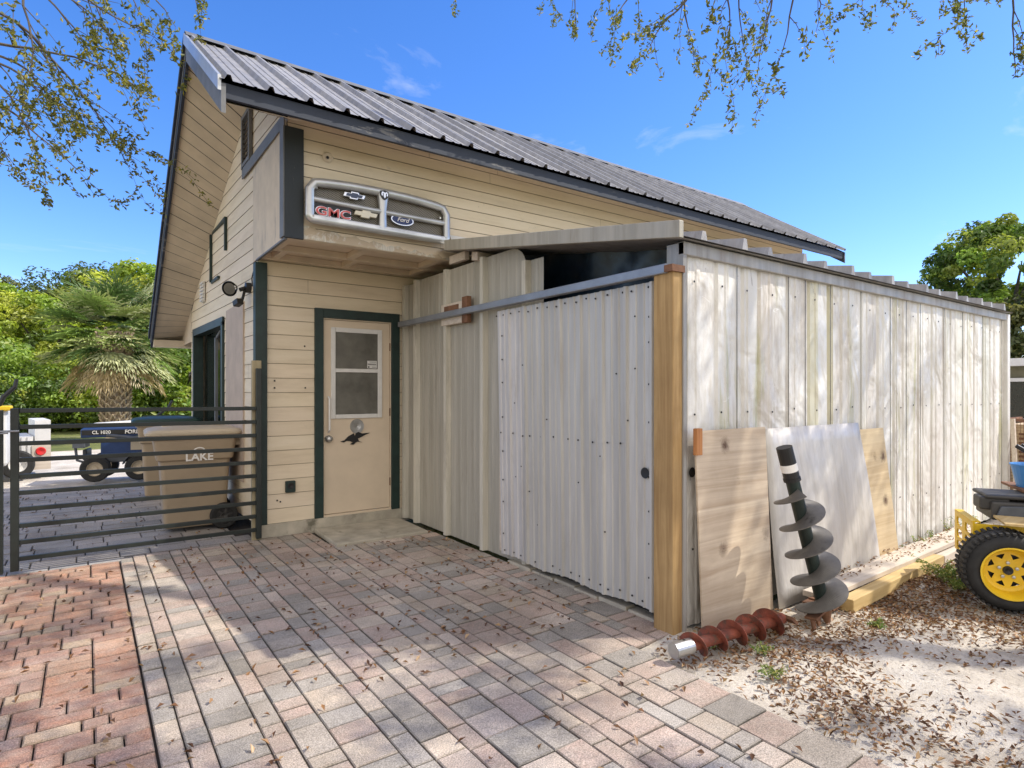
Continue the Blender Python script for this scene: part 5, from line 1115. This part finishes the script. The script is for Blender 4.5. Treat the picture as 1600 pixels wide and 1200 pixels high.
tgt = [(-.3,2.9,0,3),(-.9,5.0,0,4),(-.2,4.6,0,3),(-.5,3.0,0,3),(-.6,4.2,0,3),(-.2,5.2,0,2),(-1.0,2.2,0,3),(-.2,2.0,0,3),(-1.5,3.6,0,3),(.0,3.8,0,2)]
ll = [[(-4.2,.6,3.6),(-3.4,2.4,4.8),(-2.4,4.2,5.3),(-1.3,5.6,5.2)], [(-4.2,.6,3.8),(-2.6,1.0,5.8),(-.4,1.0,6.8),(1.4,1.2,7.2)]]
oak('live oak out of frame at left whose budding twigs hang into the top corner', (-4.3,.5,0), ll, spr, OL, canopy(tgt, 5.0, 6.4, 110, .4, .13))

# ------------------------------------------------------------------ leaf litter, weeds
LT = [(.22,.115,.055),(.17,.085,.04),(.28,.165,.085),(.36,.24,.13),(.12,.06,.032),(.24,.125,.05)]
def litter(name, pts, zf, label, lo=.026, hi=.05, colf=LT):
    n = len(pts); P = np.array([(x, y, zf(x, y)+RNG.uniform(.004, .016)) for x, y in pts]); o = leaf_mesh(name, P, RNG.normal(size=(n, 3))*.38+np.array([0,0,1]), RNG.uniform(lo, hi, n), RNG.uniform(lo*.42, hi*.45, n), pal(n, colf, .3), M['litter'], None, .35); tag(o, label, 'leaf litter', kind='stuff')
pts = []; cl = [(random.uniform(2.7,8), random.uniform(-2.5,2.3)) for _ in range(70)]
for k in range(80): t = random.random(); cl.append((3.0+4*t, 2.1-.55*random.random()))
cl += [(2.75+random.uniform(0,.35), random.uniform(.2,2.4)) for _ in range(30)]
cl += [(5.0+random.uniform(-.8,.8), 1.5+random.uniform(-.4,.4)) for _ in range(26)]
for (cx, cy) in cl:
    for _ in range(random.randint(25, 75)):
        x = cx+random.gauss(0,.20); y = cy+random.gauss(0,.13)
        if x > 2.64 and y < 2.36: pts.append((x, y))
for _ in range(1500):
    x = random.uniform(2.66, 9); y = random.uniform(-3, 2.35); pts.append((x, y))
litter('leaf_litter', pts, lambda x, y: -.010+hn(x, y), 'brown fallen oak leaves strewn over the pale sand', .020, .047)
pts = []
for _ in range(640):
    x = random.uniform(-1.6, 2.98); y = random.uniform(.8, 6.4)
    if x < 2.6 or y > 2.5: pts.append((x, y))
for _ in range(170): pts.append((random.uniform(1.0,2.9), random.uniform(2.8,5.6)))
for _ in range(160): pts.append((random.uniform(-3,1.3), random.uniform(6.5,11)))
litter('fallen_leaves', pts, lambda x, y: .002, 'scattered brown leaves lying on the brick paving', .03, .055)
pts = [(4.2+random.random()*3.2, 2.12+random.random()*.2) for _ in range(260)]; litter('fallen_leaves', pts, lambda x, y: .115, 'brown leaves caught along the planks by the shed wall', .02, .04)
WG = [(.16,.24,.05),(.24,.30,.08),(.34,.34,.12),(.10,.16,.03)]
def weed(label, x, y, h, n, nst=5, sp=.08, grp='weeds along the shed and paving'):
    t = thing('weed', label, 'weed', (x, y, -.01), 0, grp); b = MB(); LV = []; DR = []
    for k in range(nst):
        a = random.uniform(0, 6.28); e = Vector((math.cos(a)*sp*random.random()*1.6, math.sin(a)*sp*random.random()*1.2, h*random.uniform(.5, 1))); m_ = e*.5+Vector((0,0,.02)); b.tube([(0,0,0), m_, e], [.0025,.002,.001], 4, False)
        for j in range(n): q = random.random()**.7; LV.append(tuple(Vector((0,0,0)).lerp(e, q)+Vector((random.gauss(0,.012), random.gauss(0,.012), random.gauss(0,.008)))))
    b.build('stems', M['leaf_stem'], t, local=True); n_ = len(LV); leaf_mesh('leaves', LV, RNG.normal(size=(n_, 3))+np.array([0,0,.6]), RNG.uniform(.018,.04,n_), RNG.uniform(.006,.012,n_), pal(n_, WG, .3), M['leaf'], t, .2, local=True)
M['leaf_stem'] = simple('weed_stem', (.16,.2,.07), .7)
weed('tall spindly weed growing up the white wall, left of its twin', 6.62, 2.33, .30, 16, 4, .04); weed('tall spindly weed growing up the white wall, right of its twin', 7.05, 2.33, .30, 16, 4, .06)
weed('short weed at the foot of the yellowish plywood piece', 5.95, 2.27, .12, 26, 9, .14); weed('yellowish weed clump between plywood and tall wall weeds', 6.35, 2.28, .13, 30, 10, .16); weed('weed clump behind the yellow mower guard', 7.5, 2.3, .2, 22, 8, .14)
weed('bushy pale weed growing in front of the dark weathered timber', 5.65, 1.87, .14, 40, 16, .24); weed('low weed tuft beside the yellow mower wheel', 5.45, 1.72, .10, 40, 16, .22)
weed('green sprig beside the chrome end of the red auger', 2.99, 2.16, .09, 14, 7, .06); weed('small weed at the paving edge in the foreground sand', 2.95, 1.75, .06, 16, 7, .07); weed('tiny weed in the leaves below the red auger', 3.15, 1.95, .06, 14, 6, .06); weed('weed tuft by the cutting head of the upright auger', 4.1, 1.75, .06, 18, 8, .09); weed('grass tuft at the bottom right photo corner', 3.75, .25, .05, 20, 8, .05)
